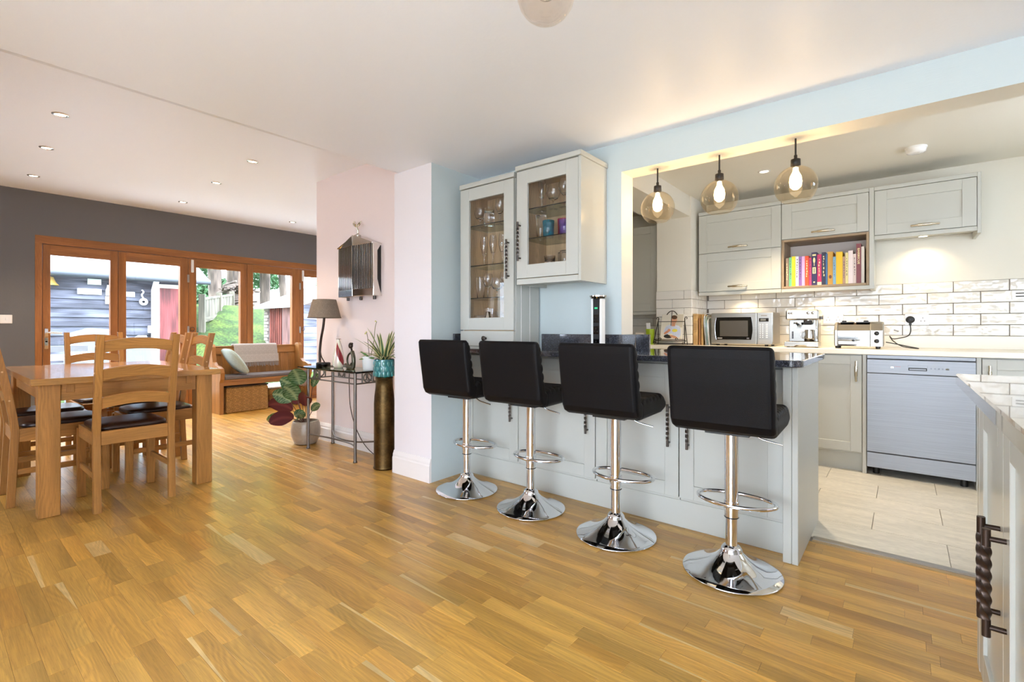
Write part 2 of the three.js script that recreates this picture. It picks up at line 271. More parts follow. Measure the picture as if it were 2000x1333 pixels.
// ---------------------------------------------------------------- folding garden doors
{
  const X0 = XW - 0.075, X1 = XW - 0.005;
  const fr = SG('trim_4'); fr.userData.label = 'orange-brown timber door frame';
  M('head', B(X0 - 0.04, XW + 0.004, 1.985, OT, OZ1, OZ0), oakDoor, fr, { grain: 'z' });
  M('jamb', B(X0 - 0.04, XW + 0.004, 0, 1.985, OZ0 - 0.055, OZ0), oakDoor, fr, { grain: 'y' });
  M('jamb', B(X0 - 0.04, XW + 0.004, 0, 1.985, OZ1, OZ1 + 0.03), oakDoor, fr, { grain: 'y' });
  M('sill', B(X0 - 0.08, XW + 0.004, -0.02, 0.03, OZ1 + 0.03, OZ0 - 0.055), oakDoor, fr, { grain: 'z' });
  const edges = [[-0.825, -1.458, -0.885, -1.389], [-1.462, -2.168, -1.535, -2.079], [-2.172, -2.878, -2.261, -2.795], [-2.882, -3.638, -2.963, -3.52], [-3.642, -4.265, -3.70, -4.20]];
  edges.forEach(([a, b, ga, gb], i) => {
    const d = SG('door_' + (i + 1)), y0 = 0.035, y1 = 1.98, gy0 = 0.2, gy1 = 1.88;
    M('stile', B(X0, X1, y0, y1, ga, a), oakDoor, d, { grain: 'y' }); M('stile', B(X0, X1, y0, y1, b, gb), oakDoor, d, { grain: 'y' });
    M('rail', B(X0, X1, gy1, y1, gb, ga), oakDoor, d, { grain: 'z' }); M('rail', B(X0, X1, y0, gy0, gb, ga), oakDoor, d, { grain: 'z' });
    M('pane', new THREE.PlaneGeometry(ga - gb, gy1 - gy0).rotateY(Math.PI / 2).translate((X0 + X1) / 2, (gy0 + gy1) / 2, (ga + gb) / 2), pane, d);
    M('glazing_bead', [B(X1 - 0.004, X1 + 0.006, gy1 - 0.012, gy1, gb, ga), B(X1 - 0.004, X1 + 0.006, gy0, gy0 + 0.012, gb, ga)], oakDoor, d, { grain: 'z' });
    if (i === 0) { // lever handle on a long plate
      M('handle_plate', B(X1, X1 + 0.01, 0.86, 1.08, -0.868, -0.838, 0.003), chrome, d); M('lever', [bar([X1, 1.035, -0.853], [X1 + 0.05, 1.035, -0.853], 0.009), bar([X1 + 0.05, 1.035, -0.853], [X1 + 0.05, 1.03, -0.97], 0.008)], chrome, d); M('lock', cyl(0.008, 0.008, 0, 0.014, 0, 0, 12).rotateZ(Math.PI / 2).translate(X1 + 0.01, 0.94, -0.853), pewter, d);
    }
    if (i === 1 || i === 3) { const z = b; for (const y of [1.72, 1.06, 0.4]) M('hinge', [B(X1, X1 + 0.012, y - 0.05, y + 0.05, z - 0.012, z + 0.012, 0.003)], steel, d); M('catch', B(X1, X1 + 0.016, 1.80, 1.965, z - 0.06, z - 0.03, 0.006), white, d); M('pull_ring', tube([[X1 + 0.01, 1.05, z - 0.025], [X1 + 0.02, 1.09, z - 0.025], [X1 + 0.02, 1.09, z - 0.06], [X1 + 0.01, 1.05, z - 0.06]], 0.004, 24, 6, true), pewter, d); }
  });
}

// ---------------------------------------------------------------- garden
const terrain = (x, z) => { const t = Math.max(0, Math.min(1, (-9.4 - x) / 5)), u = Math.max(0, Math.min(1, (-2.9 - z) / 1.0)); return -0.06 + 1.78 * t * (0.1 + 0.9 * u) + Math.max(0, -16 - x) * 0.03; };
{
  const n = 60, mk = (x0, x1, z0, z1, dy = 0) => { const g = new THREE.PlaneGeometry(x1 - x0, z1 - z0, n, n).rotateX(-Math.PI / 2).translate((x0 + x1) / 2, 0, (z0 + z1) / 2), p = g.attributes.position; for (let i = 0; i < p.count; i++) p.setY(i, terrain(p.getX(i), p.getZ(i)) + dy); g.computeVertexNormals(); return g; };
  const lawn = S('lawn', mk(-46, -9.6, -40, 20), mat(srgb(92, 124, 54), 0.9, { map: grassTex })); lawn.userData.label = 'rising grass bank in the garden';
  const patio = S('patio', B(-9.62, XW - 0.2, -0.3, -0.05, -40, 20, 0), mat(srgb(236, 233, 226), 0.8, { map: stoneTex })); patio.userData.label = 'pale stone patio outside the garden doors';
  S("ground", B(-30, 30, -0.4, -0.2, ZR + 0.3, 40, 0), mat(srgb(232, 232, 230), 0.9, { map: stoneTex })).userData.label = 'unseen pale ground behind the house, made bright to bounce light indoors';  // out of view, kept pale to throw daylight up onto the ceiling
  S('ground', B(XW + 2.6, 30, -0.4, -0.2, -30, ZK - 0.3, 0), mat(srgb(170, 170, 150), 0.9, { map: grassTex }));
}
const grainY = { grain: 'y' }, grainZ = { grain: 'z' };
{ // black-stained timber barn
  const X = -12, clad = mat(srgb(112, 115, 126), 0.8, { map: weatherTex }), cladB = mat(srgb(98, 100, 110), 0.8, { map: weatherTex }), t = thing('timber_barn', 'dark weatherboarded barn with pale slate roof beyond the folding doors', 'barn', [X, -0.06, -2.0]);
  const zr = -1.78, zl = 6;    // local z extents (right end, left end)
  M('wall', [B(-4, -0.03, 0, 2.2, zr, zl, 0)], cladB, t, grainZ);
  for (let k = 0; k < 12; k++) { const y = 0.15 + k * 0.172; const g = extr([[0, 0], [0.05, 0], [0.012, 0.185], [0, 0.185]], zl - zr - (y > 1.95 ? 0 : 0), 0.001, 1); M('board', g.translate(-0.03, y, zr), k % 2 ? clad : cladB, t, grainZ); }
  M('plinth', B(-0.05, 0.03, 0, 0.16, zr, zl), mat(srgb(170, 120, 100), 0.9), t);
  const rs = mat(srgb(160, 166, 174), 0.6, { map: stoneTex });
  for (let k = 0; k < 7; k++) { const a = k * 0.34, y = 2.17 + a * 0.5, x = 0.28 - a; M('roof_course', extr([[x, y], [x, y + 0.02], [x - 0.36, y + 0.2], [x - 0.36, y + 0.18]], zl - zr + 0.2, 0.001, 1).translate(0, 0, zr - 0.2), rs, t, grainZ); }
  M('gutter', [new THREE.CylinderGeometry(0.055, 0.055, zl - zr + 0.2, 14).rotateX(Math.PI / 2).translate(0.3, 2.14, (zl + zr) / 2 - 0.1)], mat(srgb(70, 76, 84), 0.4), t);
  M('downpipe', [bar([0.1, 0, zr + 0.06], [0.1, 2.1, zr + 0.06], 0.045)], mat(srgb(120, 132, 146), 0.4), t);
  M('downpipe', [bar([0.12, 0, -1.02], [0.12, 1.92, -1.02], 0.05), bar([0.12, 1.92, -1.02], [0.28, 2.1, -1.02], 0.05), B(0.0, 0.12, 1.05, 1.2, -1.1, -0.94)], mat(srgb(222, 224, 228), 0.4), t);
  const door = M('door', [B(0.01, 0.05, 0.08, 1.98, -1.60, -1.13)], mat(srgb(150, 70, 68), 0.6, { map: weatherTex }), t, grainY); door.userData.label = 'faded red door';
  M('door_frame', [B(0.0, 0.07, 1.98, 2.06, -1.68, -1.06), B(0.0, 0.07, 0, 1.98, -1.68, -1.60), B(0.0, 0.07, 0, 1.98, -1.13, -1.06)], mat(srgb(210, 205, 196), 0.6), t, grainY);
  const sign = (label, y, z, w, h, c) => tag(M('wall_plaque', B(X + 0.02, X + 0.045, y - h / 2, y + h / 2, z - w / 2, z + w / 2, 0.004), mat(c, 0.6)), label, 'plaque', 'plaques on the barn wall');
  sign('wide white plaque low on the barn wall', 1.78, -2.03, 0.35, 0.11, srgb(232, 234, 236)); sign('small pale green plaque high under the barn gutter', 1.97, -2.10, 0.2, 0.11, srgb(206, 226, 212)); sign('off-white plaque with rusty spots beside the middle stile', 1.63, -2.40, 0.28, 0.15, srgb(238, 226, 220)); sign('narrow white plaque between the hanging ornament and door stile', 1.76, -2.60, 0.24, 0.1, srgb(226, 228, 232));
  const hook = thing('wall_bell', 'brass bell lantern at the left end of the barn wall', 'bell', [X + 0.1, 1.86, -1.47]); M('bell', lathe([[0.001, 0.16], [0.05, 0.15], [0.09, 0.05], [0.13, 0], [0.12, 0]], 20), mat(srgb(214, 178, 96), 0.4, { metalness: 0.6 }), hook); M('bracket', bar([0, 0.16, 0], [-0.1, 0.2, 0], 0.012), iron, hook);
  const orn = thing('hanging_ornament', 'white looped ornament hanging on the barn boards', 'ornament', [X + 0.06, 1.62, -2.86]); M('ring', new THREE.TorusGeometry(0.05, 0.025, 8, 20).rotateY(Math.PI / 2), white, orn); M('loop', tube([[0, 0.06, 0], [0, 0.14, 0.03], [0, 0.2, 0], [0, 0.24, 0.03]], 0.014, 16, 6), white, orn);
  const bot = thing('bottle_ornament', 'slim white bottle-shaped ornament fixed to the barn boards', 'ornament', [X + 0.06, 1.72, -2.30]); M('body', lathe([[0.001, 0], [0.04, 0], [0.04, 0.1], [0.02, 0.16], [0.02, 0.2], [0.001, 0.2]], 14), white, bot); M('hook', bar([0, 0.2, 0], [-0.02, 0.24, 0], 0.008), iron, bot);
}
{ // covered barbecue, garden furniture
  const c = mat(srgb(126, 146, 160), 0.55), p = thing('barbecue', 'grey-blue cover draped over a barbecue on the patio', 'barbecue', [-9.55, -0.05, -1.72]);
  const pts = [[-0.35, 0], [-0.36, 0.8], [-0.3, 1.06], [-0.1, 1.13], [0.25, 1.1], [0.36, 0.9], [0.55, 1.02], [0.62, 0.86], [0.72, 0.4], [0.74, 0]];
  M('cover', extr(pts.map(([a, b]) => [a, b]), 0.55, 0.05, 3).rotateY(Math.PI / 2).translate(-0.27, 0, 0), c, p);
  const l = thing('garden_bench', 'white slatted garden bench behind the first glass door', 'bench', [-8.6, -0.05, -1.05]);
  for (let k = 0; k < 5; k++) M('seat_slat', B(-0.25 + k * 0.1, -0.17 + k * 0.1, 0.42, 0.45, -0.35, 0.6), white, l, grainZ);
  for (let k = 0; k < 4; k++) M('back_slat', B(0.24, 0.265, 0.5 + k * 0.11, 0.58 + k * 0.11, -0.35, 0.6), k % 2 ? mat(srgb(150, 160, 168), 0.5) : white, l, grainZ);
  for (const [a, b] of [[-0.22, -0.32], [0.22, -0.32], [-0.22, 0.57], [0.22, 0.57]]) M('leg', B(a - 0.025, a + 0.025, 0, 0.9 - (a < 0 ? 0.48 : 0), b - 0.025, b + 0.025), white, l, grainY);
}
{ // panel fence running up the bank
  const t = thing('panel_fence', 'pale wooden panel fence climbing the grass bank beside the barn', 'fence', [-12.4, 0, -4.06]), wood = mat(srgb(136, 130, 108), 0.8, { map: weatherTex });
  const A = V(0, 0, 0), C = V(-3.1, 0, -1.8), n = 20, d = C.clone().sub(A).multiplyScalar(1 / n), L = d.length(), an = Math.atan2(-d.z, d.x), y0 = (k) => 1.24 + 0.32 * k / n;
  for (let k = 0; k < n; k++) { const p = A.clone().addScaledVector(d, k + 0.5); M('board', B(-L * 0.485, L * 0.485, 0, 0.5, -0.01, k % 2 ? 0.016 : 0.01).rotateY(an).translate(p.x, y0(k + 0.5), p.z), wood, t, grainY); }
  for (const k of [0, n / 2, n]) { const p = A.clone().addScaledVector(d, k); M('post', B(-0.06, 0.06, 0, 1.2, -0.06, 0.06).rotateY(an).translate(p.x, y0(k) - 0.58, p.z), wood, t, grainY); }
  for (const h of [-0.03, 0.02, 0.49]) { const r = Math.atan2(0.32, L * n); M('rail', B(0, L * n, 0, 0.05, -0.035, 0.035).rotateZ(r).rotateY(an).translate(A.x, 1.24 + h, A.z), wood, t); }
}
{ // small gabled shed: slatted long side towards the lawn, pale boarded gable end towards the house
  const t = thing('garden_shed', 'low shed with white roof, pale boarded gable and red slatted side', 'shed', [-10, -0.06, -5.19]);
  const pale = mat(srgb(116, 120, 138), 0.7, { map: weatherTex }), red = mat(srgb(150, 76, 62), 0.7, { map: weatherTex }), pinkish = mat(srgb(158, 116, 106), 0.7, { map: weatherTex }), L = 1.8, wd = 2.4, rise = 0.5, ev = 1.68;
  M('core', extr([[0, 0], [-wd, 0], [-wd, ev], [-wd / 2, ev + rise], [0, ev]].reverse(), L - 0.02, 0).rotateY(-Math.PI / 2).scale(1, 1, 1).translate(0, 0, 0).translate(-0.01, 0, 0), mat(srgb(110, 100, 98), 0.9), t);
  const brick = mat(srgb(160, 148, 140), 0.85);
  for (let k = 0; k < 22; k++) M('brick', B(-L, -L + (k % 2 ? 0.16 : 0.22), k * 0.077 + 0.005, k * 0.077 + 0.07, 0.0, 0.03, 0.004), brick, t);
  for (let k = 0; k < 6; k++) M('slat', B(-1.5 + k * 0.1, -1.5 + k * 0.1 + 0.055, 0.02, ev - 0.02, 0.0, 0.03, 0.003), red, t, grainY);
  M('panel', B(-0.88, -0.03, 0.02, ev - 0.02, 0, 0.025), pinkish, t, grainY);
  for (let k = 0; k < 14; k++) { const y = 0.03 + k * 0.145, cut = Math.max(0, (y + 0.16 - ev) / rise * wd / 2); if (cut < wd / 2 - 0.1) M('board', extr([[0, 0], [0.04, 0], [0.01, 0.165], [0, 0.165]], wd - 2 * cut, 0.001, 1).translate(0, y, -wd + cut), pale, t, grainZ); }
  const rf = mat(srgb(176, 178, 180), 0.7), ra = Math.atan2(rise, wd / 2), len = Math.hypot(rise, wd / 2) + 0.22; M('roof', B(-L - 0.15, 0.2, 0, 0.06, -len, 0, 0.004).rotateX(ra).translate(0, ev - 0.09, 0.2), rf, t); M('roof', B(-L - 0.15, 0.2, 0, 0.06, 0, len, 0.004).rotateX(-ra).translate(0, ev - 0.09, -wd - 0.2), rf, t);
}
{ // log pile and trees
  const bark = mat(srgb(128, 112, 98), 0.9, { map: weatherTex }), lp = thing('log_pile', 'heap of dark cut branches on the bank under the trees', 'log pile', [-16.0, terrain(-16.0, -6.1), -6.12]);
  for (let k = 0; k < 40; k++) { const y = rr(0, 0.7), z = rr(-0.55, 0.55) * (1 - y * 0.7), a = rr(-0.7, 0.7); M('branch', bar([-0.4, y + rr(0, .1), z], [0.4, y + rr(0, .15), z + a * 0.5], rr(0.02, 0.045), 6), bark, lp); }
  const lm = [srgb(150, 196, 92), srgb(104, 156, 84), srgb(84, 128, 82), srgb(168, 212, 110)].map((c) => mat(c, 0.8, { transmission: 0.35, thickness: 0, side: THREE.DoubleSide }));
  function leaves(blobs, n, size) {
    const pos = [], nor = [];
    for (let i = 0; i < n; i++) {
      const b = blobs[Math.floor(rnd() * blobs.length)], q = V(rr(-1, 1), rr(-1, 1), rr(-1, 1)); if (q.length() > 1) { i--; continue; }
      const c = V(b[0] + q.x * b[3], b[1] + q.y * b[4], b[2] + q.z * b[3]), s = size * rr(0.6, 1.3), u = V(rr(-1, 1), rr(-1, 1), rr(-1, 1)).normalize(), w = V(rr(-1, 1), rr(-1, 1), rr(-1, 1)).cross(u).normalize(), nn = u.clone().cross(w);
      const a = c.clone().addScaledVector(u, s), d = c.clone().addScaledVector(u, -s), e = c.clone().addScaledVector(w, s * 0.5), f = c.clone().addScaledVector(w, -s * 0.5);
      for (const k of [a, e, d, a, d, f]) { pos.push(k.x, k.y, k.z); nor.push(nn.x, nn.y, nn.z); }
    }
    const g = new THREE.BufferGeometry(); g.setAttribute('position', new THREE.Float32BufferAttribute(pos, 3)); g.setAttribute('normal', new THREE.Float32BufferAttribute(nor, 3)); return g;
  }
  const tree = (label, x, z, h, r, kind, lean = 0, low = 0.35, n = 2600) => {
    const y = terrain(x, z) - 0.1, t = thing('tree', label, 'tree', [x, y, z], 0, 'trees on the bank');
    M('trunk', tube([[0, 0, 0], [0.03, h * 0.3, lean * 0.3], [0, h * 0.6, lean * 0.7], [0.05, h * 0.9, lean]], r, 20, 9), bark, t, grainY);
    for (let k = 0; k < 4; k++) { const a = rr(0, 6.28), y0 = h * rr(0.35, 0.6); M('branch', tube([[0, y0, lean * 0.5], [Math.cos(a) * 0.7, y0 + 0.4, Math.sin(a) * 0.7 + lean * 0.5], [Math.cos(a) * 1.5, y0 + 1.0, Math.sin(a) * 1.5 + lean * .5]], r * 0.3, 12, 6), bark, t); }
    const bl = []; for (let k = 0; k < 9; k++) bl.push([rr(-1.4, 1.4), h * rr(low, 1.0), rr(-1.5, 1.5), rr(0.6, 1.1), rr(0.35, 0.8)]);
    const f = M('foliage', leaves(bl, n, 0.12), lm[kind], t); f.userData.kind = 'stuff';
  };
  tree('broad leafy tree with bright young leaves above the fence', -17.0, -5.95, 5.2, 0.19, 3, 0.2, 0.42); tree('thick grey trunked tree just behind the log pile', -17.8, -6.75, 6.2, 0.2, 0, 0, 0.45); tree('second thick trunk close beside the middle door stile', -17.0, -6.62, 6.4, 0.16, 0, 0.1, 0.5);
  tree('dark dense tree filling the view above the shed roof', -20.5, -9.0, 5.4, 0.2, 2, 0, 0.05, 4200); tree('slim pale trunk standing right of the dark tree', -19, -9.1, 6.2, 0.13, 1, 0.5, 0.4); tree('light leafy tree seen through the last glass door', -21, -13.8, 5.8, 0.16, 1, 0, 0.1, 3600); tree('dark bushy tree behind the barn end', -22, -6.6, 5.6, 0.2, 2, 0, 0.05, 4200); tree('mid green tree farthest back among the trunks', -25, -9.4, 7, 0.2, 1, 0, 0.05, 4200); tree('distant pale green tree at the wood edge behind the shed', -26, -13.2, 7, 0.2, 0, 0, 0.05, 4200); tree('distant bushy tree far right behind the shed roof', -25, -16.5, 7, 0.2, 2, 0, 0.02, 4200);
}

// ---------------------------------------------------------------- kitchen joinery
// a shaker door: frame of stiles and rails round a recessed panel, facing +z at the plane z (thickness behind)
function shaker(parent, x0, x1, y0, y1, z, m, fw = 0.07, glass = false, T = null) {
  const d = new THREE.Group(); d.name = 'door'; parent.add(d); const t = 0.02, q = T ?? ((g) => g);
  M('stile', q(B(x0, x0 + fw, y0, y1, z - t, z, 0.0015)), m, d, grainY); M('stile', q(B(x1 - fw, x1, y0, y1, z - t, z, 0.0015)), m, d, grainY);
  M('rail', q(B(x0 + fw, x1 - fw, y1 - fw, y1, z - t, z, 0.0015)), m, d); M('rail', q(B(x0 + fw, x1 - fw, y0, y0 + fw, z - t, z, 0.0015)), m, d);
  if (glass) M('pane', q(new THREE.PlaneGeometry(x1 - x0 - 2 * fw, y1 - y0 - 2 * fw).translate((x0 + x1) / 2, (y0 + y1) / 2, z - 0.012)), pane, d);
  else M('panel', q(B(x0 + fw, x1 - fw, y0 + fw, y1 - fw, z - t, z - 0.008, 0.0005)), m, d);
  return d;
}
function twistHandle(parent, x, y0, y1, z, m = pewter, T = null, r = 0.007) {   // twisted bar pull on two pins, along y
  const q = T ?? ((g) => g), n = 90, g = new THREE.BoxGeometry(r * 1.7, y1 - y0 - 0.07, r * 1.7, 2, n, 2), p = g.attributes.position;
  for (let i = 0; i < p.count; i++) { const a = p.getY(i) * 62, X = p.getX(i), Z = p.getZ(i); p.setXYZ(i, X * Math.cos(a) - Z * Math.sin(a), p.getY(i), X * Math.sin(a) + Z * Math.cos(a)); }
  g.computeVertexNormals(); g.translate(x, (y0 + y1) / 2, z + 0.03);
  const h = M('handle', [q(g), q(cyl(r, r, y0, y0 + 0.036, x, z + 0.03, 12)), q(cyl(r, r, y1 - 0.036, y1, x, z + 0.03, 12))], m, parent);
  for (const y of [y0 + 0.02, y1 - 0.02]) M('handle_pin', q(bar([x, y, z], [x, y, z + 0.03], r * 0.75)), m, h);
}
function bowHandle(parent, x, y, z, len, vertical, m = nickel) {   // slim bow pull with little scroll ends
  const P = (s, out) => vertical ? [x, y + s, z + out] : [x + s, y, z + out], h = len / 2;
  const b = M('handle', tube([P(-h, 0.018), P(-h * 0.75, 0.022), P(0, 0.03), P(h * 0.75, 0.022), P(h, 0.018)], 0.0075, 30, 8), m, parent);
  for (const s of [-h, h]) M('handle_foot', bar(P(s * 0.95, 0), P(s * 0.95, 0.02), 0.007), m, b);
  M('handle_grip', tube([P(-h * 0.5, 0.026), P(0, 0.03), P(h * 0.5, 0.026)], 0.0105, 20, 8), m, b);
}
const ZD = -2.58;
{ // base units under the bar: one unit per door
  const xs = [[-2.55, -2.045, 'R'], [-2.041, -1.449, 'R'], [-1.445, -0.940, 'R'], [-0.936, -0.432, 'L']];
  const say = ['pale grey bar base unit nearest the pillar', 'second pale grey bar base unit from the pillar', 'third pale grey bar base unit from the pillar', 'pale grey bar base unit next to the end panel'];
  xs.forEach(([a, b, h], i) => {
    const t = thing('base_cabinet', say[i], 'cabinet', [(a + b) / 2, 0.15, ZD], 0, 'base units under the bar'), w = (b - a) / 2;
    M('body', B(-w, w, 0, 0.755, a > -1.5 ? -0.55 : -0.15, -0.022, 0.001), cabPaint, t);
    const d = shaker(t, -w + 0.001, w - 0.001, 0.018, 0.735, 0, cabPaint, 0.075);
    twistHandle(d, h === 'R' ? w - 0.05 : -w + 0.05, 0.29, 0.52, 0);
  });
  tag(M('plinth', B(-2.555, -0.415, 0, 0.148, -2.66, -2.605), cabPaint), 'long pale grey plinth board under the bar units', 'plinth');
  const e = thing('end_panel', 'pale grey end panel closing the bar', 'panel', [-0.395, 0, -2.85]);
  M('panel', B(-0.0, 0.025, 0, 0.905, -0.34, 0.335), cabPaint, e, grainY); M('edge_post', B(-0.037, -0.001, 0, 0.905, 0.27, 0.335), cabPaint, e, grainY);
}
{ // granite bar top and upstand
  const r = 0.05, pts = [[-2.56, 2.45], [-0.345 - r, 2.45]];
  for (let k = 0; k <= 8; k++) { const a = -Math.PI / 2 + k / 8 * Math.PI / 2; pts.push([-0.345 - r + r * Math.cos(a), 2.45 + r + r * Math.sin(a)]); }
  pts.push([-0.345, 3.25], [-1.363, 3.25], [-1.363, 2.76], [-2.56, 2.76]);
  tag(M('granite_worktop', extr(pts, 0.032, 0.004, 2).rotateX(-Math.PI / 2).translate(0, 0.905, 0).clone(), granite), 'polished dark blue-grey granite breakfast bar top', 'worktop');
  const u = thing('upstand', 'speckled dark granite upstand along the foot of the blue wall', 'upstand', [-1.9, 0.937, -2.75]);
  M('back_piece', B(-0.06, 0.537, 0, 0.105, -0.008, 0.014), granite, u); M('back_piece', B(-0.655, -0.59, 0, 0.105, -0.008, 0.014), granite, u); M('side_piece', B(-0.658, -0.64, 0, 0.105, 0.014, 0.29), granite, u); M('reveal_piece', B(0.537, 0.556, 0, 0.105, -0.17, 0.014), granite, u); M('rear_piece', B(0.556, 0.65, 0, 0.105, -0.19, -0.17), granite, u);
}
const shelfGlass = mat(srgb(216, 234, 228), 0.02, { transmission: 1, thickness: 0.006, ior: 1.5, attenuationColor: srgb(140, 190, 170), attenuationDistance: 0.12 });
{ // tall glazed cabinet standing on the bar
  const a = -2.48, b = -1.985, z = -2.46, t = thing('display_cabinet', 'tall glass-door cabinet with drawer standing on the granite', 'cabinet', [(a + b) / 2, 0.937, -2.745]), w = (b - a) / 2, zf = z + 2.745 - 0.022, y1 = 1.14;
  M('side', B(-w, -w + 0.018, 0, y1, 0, zf), cabPaint, t, grainY); M('side', B(w - 0.018, w, 0, y1, 0, zf), cabPaint, t, grainY);
  M('groove', [0.11, 0.205].map((q) => B(w - 0.0005, w + 0.0015, 0.02, y1 - 0.02, q - 0.002, q + 0.001, 0)), skirtPaint, t);
  M('back', B(-w + 0.018, w - 0.018, 0.12, y1 - 0.02, 0, 0.012), cabInside, t, grainY); M('lining', [B(-w + 0.018, -w + 0.022, 0.12, y1 - 0.02, 0.012, zf), B(w - 0.022, w - 0.018, 0.12, y1 - 0.02, 0.012, zf)], cabInside, t, grainY);
  M('bottom', B(-w + 0.022, w - 0.022, 0.115, 0.135, 0.012, zf), cabInside, t); M('top', B(-w + 0.018, w - 0.018, y1 - 0.02, y1, 0, zf), cabInside, t);
  M('base_strip', B(-w, w, 0, 0.018, zf, zf + 0.02), cabPaint, t); M('cornice', B(-w - 0.004, w + 0.006, y1, y1 + 0.032, 0, zf + 0.028), cabPaint, t);
  const dr = M('drawer', B(-w + 0.001, w - 0.001, 0.02, 0.126, zf, zf + 0.022), cabPaint, t); M('knob', lathe([[0.001, 0], [0.009, 0], [0.007, 0.012], [0.016, 0.02], [0.017, 0.028], [0.01, 0.033], [0.001, 0.034]], 20).rotateX(Math.PI / 2).translate(0, 0.075, zf + 0.022), pewter, dr);
  const d = shaker(t, -w + 0.001, w - 0.001, 0.132, y1 - 0.006, zf + 0.022, cabPaint, 0.085, true); twistHandle(d, w - 0.04, 0.47, 0.73, zf + 0.022);
  for (const y of [0.36, 0.59, 0.875]) M('shelf', B(-w + 0.024, w - 0.024, y - 0.006, y, 0.014, zf - 0.01, 0.0005), shelfGlass, t);
}
{ // glazed wall cabinet
  const a = -1.945, b = -1.463, t = thing('wall_cabinet', 'glass-door wall cabinet above the bar beside the opening', 'cabinet', [(a + b) / 2, 1.362, -2.758]), w = (b - a) / 2, zf = 0.296, y1 = 0.735;
  M('side', B(-w, -w + 0.018, 0.0, y1, 0, zf), cabPaint, t, grainY); M('side', B(w - 0.018, w, 0, y1, 0, zf + 0.022), mat(srgb(191, 191, 183), 0.16), t, grainY);
  M('back', B(-w + 0.018, w - 0.018, 0.04, y1 - 0.018, 0, 0.012), cabInside, t, grainY); M('lining', [B(-w + 0.018, -w + 0.022, 0.04, y1 - 0.018, 0.012, zf), B(w - 0.022, w - 0.018, 0.04, y1 - 0.018, 0.012, zf)], cabInside, t, grainY);
  M('bottom', B(-w + 0.022, w - 0.022, 0.038, 0.056, 0.012, zf), cabInside, t); M('top', B(-w + 0.018, w - 0.018, y1 - 0.018, y1, 0, zf), cabInside, t);
  M('pelmet', B(-w, w - 0.018, 0, 0.036, zf - 0.02, zf + 0.022), cabPaint, t); M('underside', B(-w + 0.018, w - 0.018, 0.022, 0.036, 0.0, zf - 0.02), cabPaint, t); M('cornice', B(-w - 0.004, w + 0.008, y1, y1 + 0.03, 0, zf + 0.034), cabPaint, t);
  const d = shaker(t, -w + 0.001, w - 0.019, 0.04, y1 - 0.005, zf + 0.022, cabPaint, 0.085, true); twistHandle(d, -w + 0.032, 0.15, 0.4, zf + 0.022);
  for (const y of [0.30, 0.49]) M('shelf', B(-w + 0.024, w - 0.024, y - 0.006, y, 0.014, zf - 0.012, 0.0005), shelfGlass, t);
}
